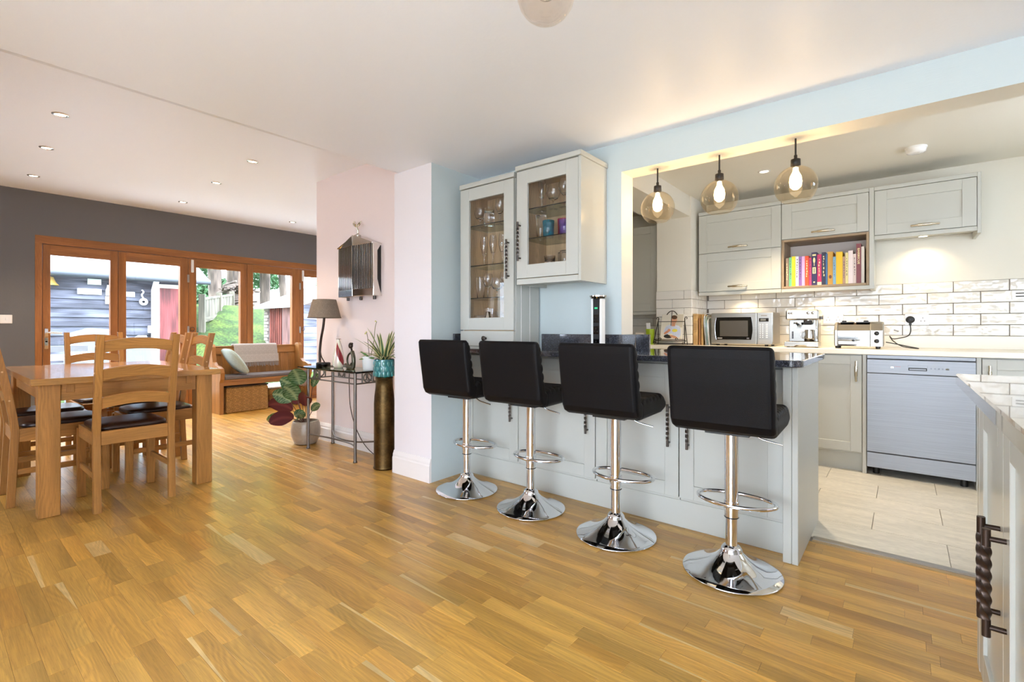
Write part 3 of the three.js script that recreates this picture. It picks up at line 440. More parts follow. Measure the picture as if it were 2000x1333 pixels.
{ // glassware, one lathe for each kind
  const kinds = {
    wine: [[0.001, 0.002], [0.032, 0.002], [0.004, 0.008], [0.004, 0.07], [0.02, 0.085], [0.036, 0.12], [0.034, 0.15], [0.029, 0.175]],
    flute: [[0.001, 0.002], [0.03, 0.002], [0.004, 0.008], [0.004, 0.07], [0.014, 0.09], [0.024, 0.14], [0.025, 0.18], [0.021, 0.215]],
    tumbler: [[0.001, 0.004], [0.03, 0.004], [0.034, 0.05], [0.038, 0.10]],
    tall: [[0.001, 0.004], [0.026, 0.004], [0.03, 0.08], [0.033, 0.155]],
    balloon: [[0.001, 0.002], [0.03, 0.002], [0.004, 0.008], [0.004, 0.05], [0.03, 0.065], [0.045, 0.1], [0.036, 0.14]],
    tankard: [[0.001, 0.004], [0.04, 0.004], [0.04, 0.05], [0.034, 0.09], [0.036, 0.13]],
  };
  const wall = (pts, t = 0.0022) => { const top = pts.length - 1, from = pts.findIndex((p, i) => i > 2 && p[0] > 0.012); return [...pts, ...pts.slice(Math.max(1, from)).reverse().map(([r, y]) => [Math.max(0.002, r - t), y + (y < pts[top][1] ? t : 0)]), [0.001, pts[Math.max(1, from)][1] + 2 * t]]; };
  const solidGlass = mat(new THREE.Color(1, 1, 1), 0.0, { transmission: 1, thickness: 0.004, ior: 1.5 });
  const mk = (kind, label, x, y, z, m = solidGlass, cat = 'glass', grp = 'glassware') => { const o = M(kind === 'wine' || kind === 'balloon' ? 'wine_glass' : kind === 'flute' ? 'champagne_flute' : 'tumbler', lathe(wall(kinds[kind]), 28), m); o.position.set(x, y, z); return tag(o, label, cat, grp); };
  const T = 0.937, y1 = T + 0.8755, y2 = T + 0.5905, y3 = T + 0.3605, y0 = T + 0.1355, xt = (k) => -2.385 + k * 0.072;
  [['balloon', 0, 'glass goblet at the left of the top shelf, tall cabinet'], ['tankard', 1.2, 'thick glass tankard on the top shelf, tall cabinet'], ['wine', 2.6, 'slim wine glass on the top shelf of the tall cabinet']].forEach(([k, p, l]) => mk(k, l, xt(p), y1, -2.57));
  [['flute', 0.5, 'leftmost champagne flute on the middle shelf, tall cabinet'], ['flute', 1.7, 'middle champagne flute on the tall cabinet shelf'], ['flute', 2.9, 'champagne flute nearest the tall cabinet handle']].forEach(([k, p, l]) => mk(k, l, xt(p), y2, -2.57));
  [['tall', -0.1, 'straight glass at the left edge of the lower shelf'], ['wine', 0.9, 'wine glass left of centre on the lower shelf'], ['balloon', 2.1, 'round goblet right of centre on the lower shelf'], ['wine', 3.1, 'wine glass at the right of the lower shelf']].forEach(([k, p, l]) => mk(k, l, xt(p), y3, -2.58));
  mk('tumbler', 'short tumbler in the bottom left of the tall cabinet', xt(0), y0, -2.56); mk('tall', 'narrow bar glass beside the cocktail shaker', xt(0.75), y0, -2.60); mk('tumbler', 'wide tumbler at the bottom right of the tall cabinet', xt(3.55), y0, -2.52);
  const sh = thing('cocktail_shaker', 'small polished steel cocktail shaker in the tall cabinet', 'shaker', [xt(1.3), y0, -2.55]); M('cup', lathe([[0.001, 0], [0.024, 0], [0.031, 0.07], [0.03, 0.075]], 24), polished, sh); M('cap', lathe([[0.03, 0.075], [0.018, 0.1], [0.016, 0.125], [0.001, 0.128]], 24), polished, sh);
  const jug = thing('glass_jug', 'wide glass jug with pouring lip in the tall cabinet', 'jug', [xt(2.55), y0, -2.60]); M('body', lathe([[0.001, 0.003], [0.042, 0.003], [0.046, 0.05], [0.04, 0.09], [0.052, 0.125]], 28), clearGlass, jug); M('spout', tube([[-0.035, 0.1, 0.01], [-0.05, 0.12, 0.012], [-0.062, 0.132, 0.014]], 0.012, 12, 8), clearGlass, jug);
  const W0 = 1.362, s2 = W0 + 0.4905, s1 = W0 + 0.3005, s0 = W0 + 0.0565, xw = (k) => -1.865 + k * 0.07;
  [['flute', 0.3, 'tall flute at the left of the wall cabinet top shelf'], ['balloon', 1.6, 'small goblet on the wall cabinet top shelf'], ['wine', 2.8, 'wine glass right of centre, wall cabinet top shelf'], ['balloon', 4.1, 'round goblet at the right, wall cabinet top shelf']].forEach(([k, p, l]) => mk(k, l, xw(p), s2, -2.58));
  const tint = (c) => mat(c, 0.05, { transmission: 0.75, thickness: 0, ior: 1.5 });
  const col = (l, p, c, h, z) => { const o = M('coloured_tumbler', lathe([[0.001, 0.004], [0.034, 0.004], [0.036, h * 0.6], [0.039, h]], 24), tint(c)); o.position.set(xw(p), s1, z); tag(o, l, 'glass', 'coloured glasses'); };
  mk('tall', 'tall clear glass left of the teal tumbler', xw(0.4), s1, -2.56); col('teal blue hammered glass tumbler', 1.35, srgb(40, 150, 175), 0.11, -2.55); col('magenta glass tumbler behind the teal one', 2.15, srgb(215, 30, 100), 0.13, -2.64); col('iridescent violet tumbler in front', 3.05, srgb(150, 110, 205), 0.10, -2.56); col('orange tinted tumbler behind the violet one', 3.6, srgb(235, 130, 60), 0.12, -2.65); mk('tumbler', 'clear tumbler right of the violet one', xw(4.15), s1, -2.56);
  mk('tankard', 'chunky clear pint glass on the wall cabinet floor', xw(1.4), s0, -2.56); mk('tall', 'clear highball glass behind the chunky pint glass', xw(2.1), s0, -2.64); mk('tall', 'slim clear glass at the middle of the wall cabinet floor', xw(2.9), s0, -2.58);
  const bt = thing('frosted_bottle', 'frosted white bottle with pale stopper in the wall cabinet', 'bottle', [xw(4.0), s0, -2.57]); M('body', lathe([[0.001, 0], [0.036, 0], [0.036, 0.09], [0.03, 0.105], [0.012, 0.115], [0.012, 0.13]], 24), mat(srgb(214, 214, 226), 0.4), bt); M('label', lathe([[0.0365, 0.085], [0.0365, 0.1]], 24), mat(srgb(214, 130, 130), 0.5), bt); M('stopper', lathe([[0.011, 0.13], [0.009, 0.19], [0.001, 0.192]], 16), mat(srgb(210, 212, 216), 0.25), bt);
}
{ // pop-up socket tower
  const t = thing('socket_tower', 'pop-up power socket tower rising from the granite', 'power socket', [-1.45, 0.937, -2.62]);
  M('column', B(-0.022, 0.022, 0, 0.325, -0.024, 0.025, 0.003), black, t); for (const s of [-1, 1]) M('side_rail', B(s * 0.022, s * 0.036, 0, 0.325, -0.026, 0.026, 0.004), white, t);
  M('cap', [cyl(0.052, 0.052, 0.337, 0.344, 0, 0, 32), cyl(0.044, 0.052, 0.325, 0.337, 0, 0, 32)], polished, t);
  for (const y of [0.05, 0.13, 0.2]) { const s = M('outlet', B(-0.019, 0.019, y - 0.022, y + 0.028, 0.0245, 0.0265, 0.002), blackGloss, t); for (const [a, b] of [[0, 0.012], [-0.009, -0.006], [0.009, -0.006]]) M('socket_hole', B(a - 0.002, a + 0.002, y + b - 0.003, y + b + 0.004, 0.026, 0.0272, 0), mat(srgb(50, 50, 52), 0.6), s); }
  M('indicator_light', B(-0.01, 0.01, 0.262, 0.272, 0.025, 0.0268, 0.001), mat(srgb(10, 90, 50), 0.4, { emissive: new THREE.Color(0.05, 0.9, 0.4), emissiveIntensity: 0.8 }), t);
}

// ---------------------------------------------------------------- bar stools
const stools = [[-2.262, -2.305, 0.06], [-1.733, -2.312, 0.05], [-1.164, -2.292, 0.03], [-0.591, -2.272, 0.03]];
const stoolSay = ['black bar stool nearest the pillar', 'second black bar stool from the pillar', 'black bar stool second from the bar end', 'black bar stool at the bar end, nearest the camera'];
function rib(a, b, n, h) { const o = []; for (let k = 0; k < n; k++) for (let q = 0; q < 6; q++) { const t = (k + q / 6) / n, d = V(b[0] - a[0], b[1] - a[1], 0), m = V(-d.y, d.x, 0).normalize().multiplyScalar(h * Math.sqrt(Math.max(0, Math.sin(Math.PI * q / 6)))); o.push([a[0] + d.x * t + m.x, a[1] + d.y * t + m.y]); } return o; }
const stool = thing('bar_stool', stoolSay[0], 'stool', [stools[0][0], 0, stools[0][1]], stools[0][2], 'bar stools');
{
  const wd = 0.41, prof = (pts) => extr(pts, wd, 0.022, 4).rotateY(-Math.PI / 2).translate(wd / 2, 0, 0);     // x of the outline becomes +z (towards the room)
  // outline: x = distance back from the column, y = height
  const back = [[0.13, 0.642], [0.165, 0.645], [0.195, 0.66], [0.212, 0.69], [0.222, 0.76], [0.238, 0.86], [0.252, 0.96], [0.255, 0.995], [0.245, 1.008], [0.225, 1.008], [0.208, 0.995], ...rib([0.205, 0.985], [0.155, 0.745], 5, -0.008), [0.145, 0.735], [0.12, 0.72]];
  M('backrest', prof(back), leather, stool);
  const seat = [[0.15, 0.642], [0.15, 0.735], ...rib([0.14, 0.742], [-0.13, 0.738], 6, -0.008).map(([a, b]) => [a, b]), [-0.15, 0.73], [-0.18, 0.70], [-0.185, 0.675], [-0.17, 0.66], [-0.12, 0.645]];
  M('seat', prof(seat), leather, stool);
  M('seat_plate', B(-0.09, 0.09, 0.622, 0.645, -0.09, 0.09), black, stool);
  M('outer_tube', cyl(0.029, 0.029, 0.245, 0.625, 0, 0, 32), chrome, stool); M('gas_lift', cyl(0.0245, 0.0245, 0.1, 0.245, 0, 0, 32), chrome, stool); M('tube_ring', new THREE.TorusGeometry(0.0275, 0.003, 8, 32).rotateX(Math.PI / 2).translate(0, 0.245, 0), black, stool);
  M('base', lathe([[0.001, 0.004], [0.2, 0.001], [0.206, 0.006], [0.203, 0.011], [0.18, 0.018], [0.14, 0.03], [0.1, 0.048], [0.07, 0.068], [0.05, 0.088], [0.042, 0.1]], 72), chrome, stool);
  M('base_collar', lathe([[0.046, 0.092], [0.044, 0.104], [0.037, 0.115], [0.027, 0.122], [0.024, 0.123]], 40), chrome, stool);
  const ring = []; for (let k = 0; k < 20; k++) { const a = k / 20 * 6.2832; ring.push([0.165 * Math.cos(a) * (1 - 0.1 * Math.sin(a)), 0.298, -0.075 + 0.1 * Math.sin(a)]); }
  M('footrest', tube(ring, 0.0095, 90, 10, true), chrome, stool); M('footrest_clamp', cyl(0.0325, 0.0325, 0.28, 0.315, 0, 0, 28), chrome, stool);
  M('lever', tube([[0.03, 0.63, 0.02], [0.09, 0.628, 0.02], [0.12, 0.61, 0.015], [0.2, 0.59, 0.0]], 0.004, 24, 8), chrome, stool);
}
for (let i = 1; i < 4; i++) copy(stool, stoolSay[i], [stools[i][0], 0, stools[i][1]], stools[i][2]);

// ---------------------------------------------------------------- pendants
const bulbGlow = mat(srgb(255, 230, 190), 0.3, { emissive: new THREE.Color(1, 0.80, 0.5), emissiveIntensity: 7 });
const pend = thing('pendant_lamp', 'lit smoked glass globe pendant nearest the glazed cabinets', 'pendant lamp', [-1.163, 2.057, -2.84], 0, 'globe pendants over the bar');
{
  M('cord', bar([0, -0.095, 0], [0, 0, 0], 0.0045), black, pend);
  M('lamp_holder', lathe([[0.001, -0.085], [0.008, -0.086], [0.008, -0.105], [0.022, -0.108], [0.023, -0.143], [0.001, -0.144]], 28), iron, pend);
  const pts = []; for (let k = 0; k <= 30; k++) { const a = 0.18 + k / 30 * (Math.PI - 0.18 - 0.62); pts.push([0.1 * Math.sin(a), -0.242 + 0.1 * Math.cos(a)]); }
  M('globe', lathe(pts, 48), smokeGlass, pend);
  M('bulb', lathe([[0.001, -0.145], [0.012, -0.15], [0.014, -0.17], [0.026, -0.195], [0.03, -0.222], [0.026, -0.248], [0.012, -0.262], [0.001, -0.264]], 24), bulbGlow, pend);
}
const pendX = [-1.163, -0.803, -0.429];
copy(pend, 'lit smoked glass globe pendant in the middle of three', [pendX[1], 2.057, -2.84]); copy(pend, 'lit smoked glass globe pendant farthest along the bar', [pendX[2], 2.057, -2.84]);
for (const x of pendX) { const l = new THREE.PointLight(new THREE.Color(1, 0.74, 0.46), 0.22); l.position.set(x, 2.057 - 0.215, -2.84); l.castShadow = true; l.shadow.radius = 1.4; scene.add(l); }
{ // unlit globe hanging nearer the camera, only its lower half in view
  const t = thing('pendant_lamp', 'unlit clear globe pendant cut by the top of the picture', 'pendant lamp', [-0.72, CE, -1.026]);
  M('cord', bar([0, -0.2, 0], [0, 0, 0], 0.004), black, t); M('ceiling_rose', cyl(0.045, 0.045, -0.02, 0, 0, 0, 24), black, t); M('lamp_holder', cyl(0.018, 0.018, -0.235, -0.19, 0, 0, 20), iron, t);
  const pts = []; for (let k = 0; k <= 30; k++) { const a = 0.2 + k / 30 * (Math.PI - 0.2); pts.push([Math.max(0.001, 0.075 * Math.sin(a) * (1 + 0.012 * Math.sin(k * 2.1))), -0.292 + 0.075 * Math.cos(a)]); }
  M('globe', lathe(pts, 48), mat(srgb(246, 240, 234), 0.05, { transmission: 1, thickness: 0, ior: 1.5 }), t); M('bulb', lathe([[0.001, -0.235], [0.01, -0.24], [0.022, -0.27], [0.02, -0.3], [0.001, -0.31]], 20), whitePorcelain, t);
}
const spotGlow = mat(srgb(255, 246, 230), 0.4, { emissive: new THREE.Color(1, 0.9, 0.72), emissiveIntensity: 4 });
function downlight(label, x, y, z, power, group, rim = polished, color = new THREE.Color(1, 0.86, 0.68)) {
  const t = thing('recessed_downlight', label, 'downlight', [x, y, z], 0, group);
  M('rim', lathe([[0.03, -0.001], [0.034, -0.006], [0.044, -0.004], [0.046, 0], [0.03, 0]], 28), rim, t); M('lamp', cyl(0.03, 0.03, -0.003, -0.0005, 0, 0, 24), spotGlow, t);
  const l = new THREE.SpotLight(color, power, 0, 0.75, 0.5); l.position.set(x, y - 0.012, z); l.target.position.set(x, y - 1, z); l.castShadow = true; scene.add(l, l.target);
}
[[-4.43, -0.60, 'largest downlight, nearest the left edge of the dining ceiling'], [-5.33, -0.64, 'downlight in the middle of the left row'], [-6.4, -0.68, 'downlight of the left row nearest the dark wall'], [-4.38, -1.82, 'downlight of the middle row nearest the pink wall'], [-5.3, -1.86, 'second downlight of the middle row'], [-6.4, -1.9, 'downlight of the middle row nearest the dark wall'], [-6.45, -3.2, 'downlight beyond the corner of the pink wall']].forEach(([x, z, l]) => downlight(l, x, CD, z, 4.6, 'dining ceiling downlights', polished, new THREE.Color(1, 0.78, 0.52)));
downlight('round downlight in the kitchen ceiling between two pendants', -0.85, CK, -4.2, 9.5, undefined, white, new THREE.Color(1, 0.80, 0.54));

// ---------------------------------------------------------------- kitchen back run
const ZF = -4.41;
{
  tag(M('worktop', B(-3.0, 1.6, 0.887, 0.925, ZK, ZF + 0.01, 0.003), quartz), 'cream stone worktop along the kitchen back wall', 'worktop');
  tag(M('worktop_upstand', [B(-1.535, 1.6, 0.925, 1.022, ZK, ZK + 0.015, 0.002)], quartz), 'cream stone upstand behind the toaster', 'upstand');
  const base = (label, a, b, hx) => { const t = thing('base_cabinet', label, 'cabinet', [(a + b) / 2, 0.14, ZF], 0, 'kitchen base units'), w = (b - a) / 2; M('body', B(-w, w, 0, 0.745, -0.57, -0.042, 0.001), cabPaintK, t); const d = shaker(t, -w + 0.001, w - 0.001, 0.012, 0.738, -0.02, cabPaintK, 0.07); bowHandle(d, hx > 0 ? w - 0.035 : -w + 0.035, 0.62, -0.02, 0.15, true); M('plinth', B(-w, w, -0.14, 0, -0.09, -0.075), cabPaintK, t); return t; };
  base('cream-grey base unit left of the dishwasher', -0.73, -0.238, 1); base('cream-grey base unit half hidden behind the bar', -1.24, -0.735, -1); base('cream-grey base unit right of the dishwasher', 0.405, 0.905, -1); base('cream-grey base unit at the far right of the kitchen', 0.91, 1.5, 1);
  for (const [a, l] of [[-0.235, 'narrow filler post left of the dishwasher'], [0.378, 'narrow filler post right of the dishwasher']]) tag(M('filler_post', B(a, a + 0.024, 0, 0.886, -4.95, ZF - 0.018), cabPaintK), l, 'panel', 'filler posts');
  // dishwasher
  const t = thing('dishwasher', 'brushed steel freestanding dishwasher under the cream worktop', 'dishwasher', [0.084, 0.03, ZF]), w = 0.292;
  M('body', B(-w, w, 0.03, 0.855, -0.55, -0.03), mat(srgb(90, 90, 94), 0.6), t); for (const a of [-0.24, 0.24]) M('foot', cyl(0.02, 0.02, -0.03, 0.03, a, -0.09, 16), black, t);
  M('top_trim', B(-w, w, 0.83, 0.855, -0.03, -0.012), dishSteel, t); const cp = M('control_panel', B(-w, w, 0.725, 0.824, -0.03, -0.005), dishSteel, t); M('door', B(-w, w, 0.145, 0.722, -0.03, -0.006), dishSteel, t); M('kick_plate', B(-w, w, 0.03, 0.139, -0.03, -0.008), dishSteel, t);
  const h = M('handle_recess', B(-0.055, 0.045, 0.752, 0.772, -0.006, -0.003), black, cp); M('handle_lip', B(-0.05, 0.04, 0.757, 0.766, -0.004, 0.0), dishSteel, cp); M('handle_surround', B(-0.057, 0.047, 0.773, 0.79, -0.006, -0.0035), dishSteel, cp);
  for (const x of [-0.145, 0.15]) M('button', B(x - 0.009, x + 0.009, 0.764, 0.776, -0.006, -0.001, 0.003), chrome, cp);
  for (let k = 0; k < 3; k++) M('indicator', B(-0.128 + k * 0.012, -0.123 + k * 0.012, 0.774, 0.779, -0.006, -0.0045, 0), mat(srgb(206, 120, 120), 0.5), cp);
  for (let k = 0; k < 5; k++) M('symbol', B(0.063 + k * 0.02, 0.07 + k * 0.02, 0.766, 0.776, -0.006, -0.0045, 0), mat(srgb(120, 124, 132), 0.5), cp);
}
{ // wall units
  const ZU = -4.68, unit = (label, a, b, y0, y1) => { const t = thing('wall_unit', label, 'cabinet', [(a + b) / 2, y0, ZK], 0, 'kitchen wall units'); return [t, (b - a) / 2, y1 - y0, ZU - ZK]; };
  { const [t, w, h, d] = unit('cream-grey wall unit with two stacked lift-up doors', -1.512, -0.815, 1.42, 2.15); M('body', B(-w, w, 0.0, h, 0, d - 0.022), cabPaintK, t); M('pelmet', B(-w, w, -0.03, 0, d - 0.045, d - 0.002), cabPaintK, t); M('cornice', B(-w, w + 0.0, h, h + 0.03, 0, d), cabPaintK, t);
    const d1 = shaker(t, -w + 0.002, w - 0.002, 0.006, 0.362, d, cabPaintK, 0.075), d2 = shaker(t, -w + 0.002, w - 0.002, 0.367, h - 0.004, d, cabPaintK, 0.075); bowHandle(d1, 0.0, 0.045, d, 0.16, false); bowHandle(d2, 0.0, 0.405, d, 0.16, false); }
  { const [t, w, h, d] = unit('wall unit with open wooden book niche under a lift-up door', -0.813, -0.207, 1.42, 2.15);
    M('body', B(-w, w, 0.42, h, 0, d - 0.022), cabPaintK, t); M('cornice', B(-w, w, h, h + 0.03, 0, d), cabPaintK, t); const d1 = shaker(t, -w + 0.002, w - 0.002, 0.423, h - 0.004, d, cabPaintK, 0.075); bowHandle(d1, 0.0, 0.46, d, 0.16, false);
    M('niche_side', B(-w, -w + 0.018, 0.0, 0.418, 0, d), nicheOak, t, grainY); M('niche_side', B(w - 0.018, w, 0, 0.418, 0, d), nicheOak, t, grainY); M('niche_top', B(-w + 0.018, w - 0.018, 0.4, 0.418, 0.008, d), nicheOak, t); M('niche_floor', B(-w + 0.018, w - 0.018, 0, 0.02, 0.008, d), nicheOak, t); M('niche_back', B(-w + 0.018, w - 0.018, 0.0, 0.418, 0, 0.008), mat(srgb(214, 204, 198), 0.6), t); M('pelmet', B(-w, w + 0.035, -0.03, -0.001, d - 0.045, d - 0.002), cabPaintK, t); }
  tag(M('filler_post', B(-0.206, -0.175, 1.39, 2.18, ZK, ZU), cabPaintK), 'upright post between the book niche and the right wall unit', 'panel', 'filler posts');
  { const [t, w, h, d] = unit('short cream-grey wall unit at the right end of the row', -0.174, 0.424, 1.80, 2.15); M('body', B(-w, w - 0.02, 0.0, h, 0, d - 0.022), cabPaintK, t); M('end_panel', B(w - 0.02, w, -0.05, h + 0.03, 0, d), cabPaintK, t); M('cornice', B(-w, w - 0.02, h, h + 0.03, 0, d), cabPaintK, t); M('pelmet', B(-w, w - 0.02, -0.03, 0, d - 0.045, d - 0.002), cabPaintK, t); const d1 = shaker(t, -w + 0.002, w - 0.023, 0.004, h - 0.004, d, cabPaintK, 0.075); bowHandle(d1, -0.0, 0.045, d, 0.16, false); }
  { const t = thing('wall_unit', 'shaded wall cupboard left of the tiled pier', 'cabinet', [-2.3, 1.22, ZK], 0, 'kitchen wall units'), d = 0.34; M('body', B(-0.4, 0.395, 0.03, 0.9, 0, d - 0.022), cabPaintK, t); M('pelmet', B(-0.4, 0.395, 0, 0.03, d - 0.04, d), cabPaintK, t); for (const [a, b] of [[-0.398, -0.002], [0.0, 0.393]]) { const q = shaker(t, a, b, 0.034, 0.896, d, cabPaintK, 0.075); bowHandle(q, a < -0.1 ? b - 0.035 : a + 0.035, 0.15, d, 0.15, true); } }
  // lights under the units
  const uc = (label, x, y, z) => { const t = thing('cabinet_light', label, 'light', [x, y, z], 0, 'lights under the wall units'); M('housing', lathe([[0.001, 0], [0.034, 0], [0.034, -0.008], [0.028, -0.012], [0.028, -0.009], [0.001, -0.009]], 28), nickel, t); M('lamp', cyl(0.027, 0.027, -0.0115, -0.0095, 0, 0, 24), spotGlow, t);
    const l = new THREE.SpotLight(new THREE.Color(1, 0.80, 0.52), 0.75, 0, 1.2, 0.8); l.position.set(x, y - 0.016, z); l.target.position.set(x, y - 1, z); l.castShadow = true; scene.add(l, l.target); };
  uc('small round light under the unit above the microwave', -1.16, 1.42, -4.87); uc('small round light under the book niche', -0.51, 1.42, -4.87); uc('small round light under the right-hand wall unit', 0.12, 1.80, -4.87);
  // books
  const cs = [[150, 130, 110, 18, 'slim taupe cookbook at the left end of the niche'], [120, 205, 155, 17, 'mint green cookbook second from the left'], [245, 225, 40, 20, 'lemon yellow cookbook between mint and white'], [225, 228, 242, 18, 'pale white-blue cookbook right of the lemon one'], [150, 110, 190, 18, 'violet cookbook left of the lilac pink one'], [226, 180, 226, 17, 'pale lilac pink cookbook left of the orange one'], [245, 85, 40, 22, 'orange red cookbook in the niche'], [228, 70, 130, 14, 'thin hot pink cookbook beside the orange one'], [42, 34, 86, 30, 'thick navy book with cream spoon emblem'], [206, 40, 100, 24, 'crimson book with cream lettering'], [40, 46, 76, 22, 'tall dark slate blue book'], [60, 110, 160, 10, 'thin blue book left of the ochre one'], [214, 160, 60, 28, 'ochre book with a brown stain'], [130, 180, 214, 16, 'short light blue book left of the yellow one'], [246, 200, 20, 34, 'thick bright yellow book'], [190, 150, 120, 14, 'small tan book beside the yellow one'], [236, 222, 150, 14, 'cream yellow striped book'], [244, 226, 222, 24, 'blush white book right of the striped one'], [226, 206, 196, 16, 'short beige book left of the maroon one'], [134, 62, 70, 24, 'tall maroon barbecue book'], [234, 226, 214, 16, 'ivory book at the right end of the niche']];
  const hs = [0.245, 0.25, 0.255, 0.255, 0.25, 0.25, 0.25, 0.235, 0.275, 0.255, 0.27, 0.255, 0.27, 0.225, 0.262, 0.22, 0.25, 0.265, 0.235, 0.315, 0.29]; let x = -0.785; const tot = cs.reduce((q, c) => q + c[3], 0), k = 0.548 / tot;
  cs.forEach(([r, g, b, t, l], i) => {
    const w = t * k, h = hs[i], dp = rr(0.16, 0.2), o = thing('cookbook', l, 'book', [x + w / 2, 1.4405, -4.70 - rr(0, 0.012)], 0, 'cookbooks in the niche'), c = srgb(r, g, b); x += w;
    M('cover', [B(-w / 2 + 0.0004, -w / 2 + 0.0025, 0, h, -dp, 0, 0.0005), B(w / 2 - 0.0025, w / 2 - 0.0004, 0, h, -dp, 0, 0.0005), B(-w / 2 + 0.0004, w / 2 - 0.0004, 0, h, -0.003, 0, 0.001)], mat(c, 0.45), o);
    M('pages', B(-w / 2 + 0.0025, w / 2 - 0.0025, 0.003, h - 0.003, -dp + 0.004, -0.003, 0), mat(srgb(238, 230, 214), 0.8), o);
    const cv = document.createElement('canvas'); cv.width = 32; cv.height = 256; const q = cv.getContext('2d'), lum = r + g + b; q.fillStyle = `rgb(${r},${g},${b})`; q.fillRect(0, 0, 32, 256); q.fillStyle = lum > 420 ? 'rgba(90,70,80,0.8)' : 'rgb(246,232,170)';
    if (i === 19) { q.save(); q.translate(16, 24); q.rotate(Math.PI / 2); q.font = 'bold 21px sans-serif'; q.textBaseline = 'middle'; q.fillText('BARBECUE', 4, 0); q.restore(); }
    else if (i === 8) { q.fillRect(5, 14, 22, 14); q.beginPath(); q.ellipse(16, 62, 7, 22, 0, 0, 6.3); q.fill(); q.fillRect(14, 80, 4, 26); q.fillRect(6, 116, 20, 50); q.fillStyle = 'rgb(42,34,86)'; q.fillRect(14, 122, 4, 38); q.fillStyle = 'rgb(246,232,170)'; q.beginPath(); q.arc(16, 232, 6, 0, 6.3); q.fill(); }
    else if (i === 12) { q.fillStyle = 'rgb(120,70,40)'; q.beginPath(); q.ellipse(16, 196, 9, 14, 0, 0, 6.3); q.fill(); }
    else if (i % 3 !== 2) for (let n = 0, y = rr(20, 50); y < 190; n++) { const e = rr(8, 22); q.fillRect(12 + rr(-3, 2), y, rr(5, 10), e); y += e + rr(4, 12); }
    if (i === 9) { q.fillStyle = 'rgb(250,225,190)'; q.fillRect(0, 230, 32, 26); }
    const tx = new THREE.CanvasTexture(cv); tx.colorSpace = THREE.SRGBColorSpace; M('spine', new THREE.PlaneGeometry(w - 0.0012, h - 0.001).translate(0, h / 2, 0.0006), mat(new THREE.Color(1, 1, 1), 0.45, { map: tx }), o, { raw: true });
  });
}
{ // metro tiles on the back wall and the pier
  const tw = 0.302, th = 0.0832, gj = 0.002, y0 = 1.024, back = SG('wall_tiles'), pier = SG('wall_tiles'); back.userData.label = 'glossy white brick-bond wall tiles with grey joints'; pier.userData.label = 'white tiles round the foot of the pier';
  M('grout', B(-1.535, 1.6, y0, y0 + 5 * th, ZK, ZK + 0.004, 0), grout, back);
  for (let r = 0; r < 5; r++) for (let x = 0.147 - tw * 7 + (r % 2 ? 0 : tw / 2); x < 1.6; x += tw) { const a = Math.max(x + gj, -1.53), b = Math.min(x + tw - gj, 1.6); if (b - a > 0.02) M('tile', B(a, b, y0 + r * th + gj, y0 + (r + 1) * th - gj, ZK + 0.001, ZK + 0.0105 + rr(0, 0.001), 0.0025), tileWhite[Math.floor(rnd() * 3)], back); }
  M('grout', [B(-1.874, -1.536, 0.925, 1.44, -4.55, -4.546, 0), B(-1.54, -1.536, 0.925, 1.44, ZK + 0.012, -4.55, 0)], grout, pier);
  for (let r = -1; r < 5; r++) { const j = r % 2 ? 0.16 : 0.27, Y0 = y0 + r * th + 0.0015, Y1 = Y0 + th - 0.003;
    M('tile', B(-1.874, -1.874 + j - 0.0015, Y0, Y1, -4.549, -4.539, 0.0025), tileWhite[0], pier); M('tile', B(-1.874 + j + 0.0015, -1.53, Y0, Y1, -4.549, -4.539, 0.0025), tileWhite[1], pier); M('tile', B(-1.539, -1.529, Y0, Y1, -4.98 + 0.0, -4.70, 0.0025), tileWhite[1], pier); M('tile', B(-1.539, -1.529, Y0, Y1, -4.697, -4.54, 0.0025), tileWhite[2], pier); }
  // tiles in the shaded corner left of the pier
  const lt = SG('wall_tiles'); M('grout', B(-3.0, -1.87, 0.925, 1.25, ZK, ZK + 0.004, 0), grout, lt); for (let r = -1; r < 3; r++) for (let k = 0; k < 4; k++) M('tile', B(-3.0 + k * tw + (r % 2 ? 0.0 : 0.08) + 0.0015, Math.min(-1.872, -3.0 + (k + 1) * tw + (r % 2 ? 0 : 0.08) - 0.0015), y0 + r * th + 0.0015, y0 + (r + 1) * th - 0.0015, ZK + 0.001, ZK + 0.0105, 0.0025), tileWhite[1], lt);
  // vent grille at the right
  const v = thing('wall_vent', 'small white slotted vent at the right edge of the tiles', 'vent', [0.63, 1.29, ZK + 0.011]); M('plate', B(-0.02, 0.14, 0, 0.065, 0, 0.006), white, v); for (const y of [0.018, 0.04]) M('slot', B(0.0, 0.12, y, y + 0.007, 0.005, 0.0066, 0), mat(srgb(60, 58, 56), 0.7), v);
}

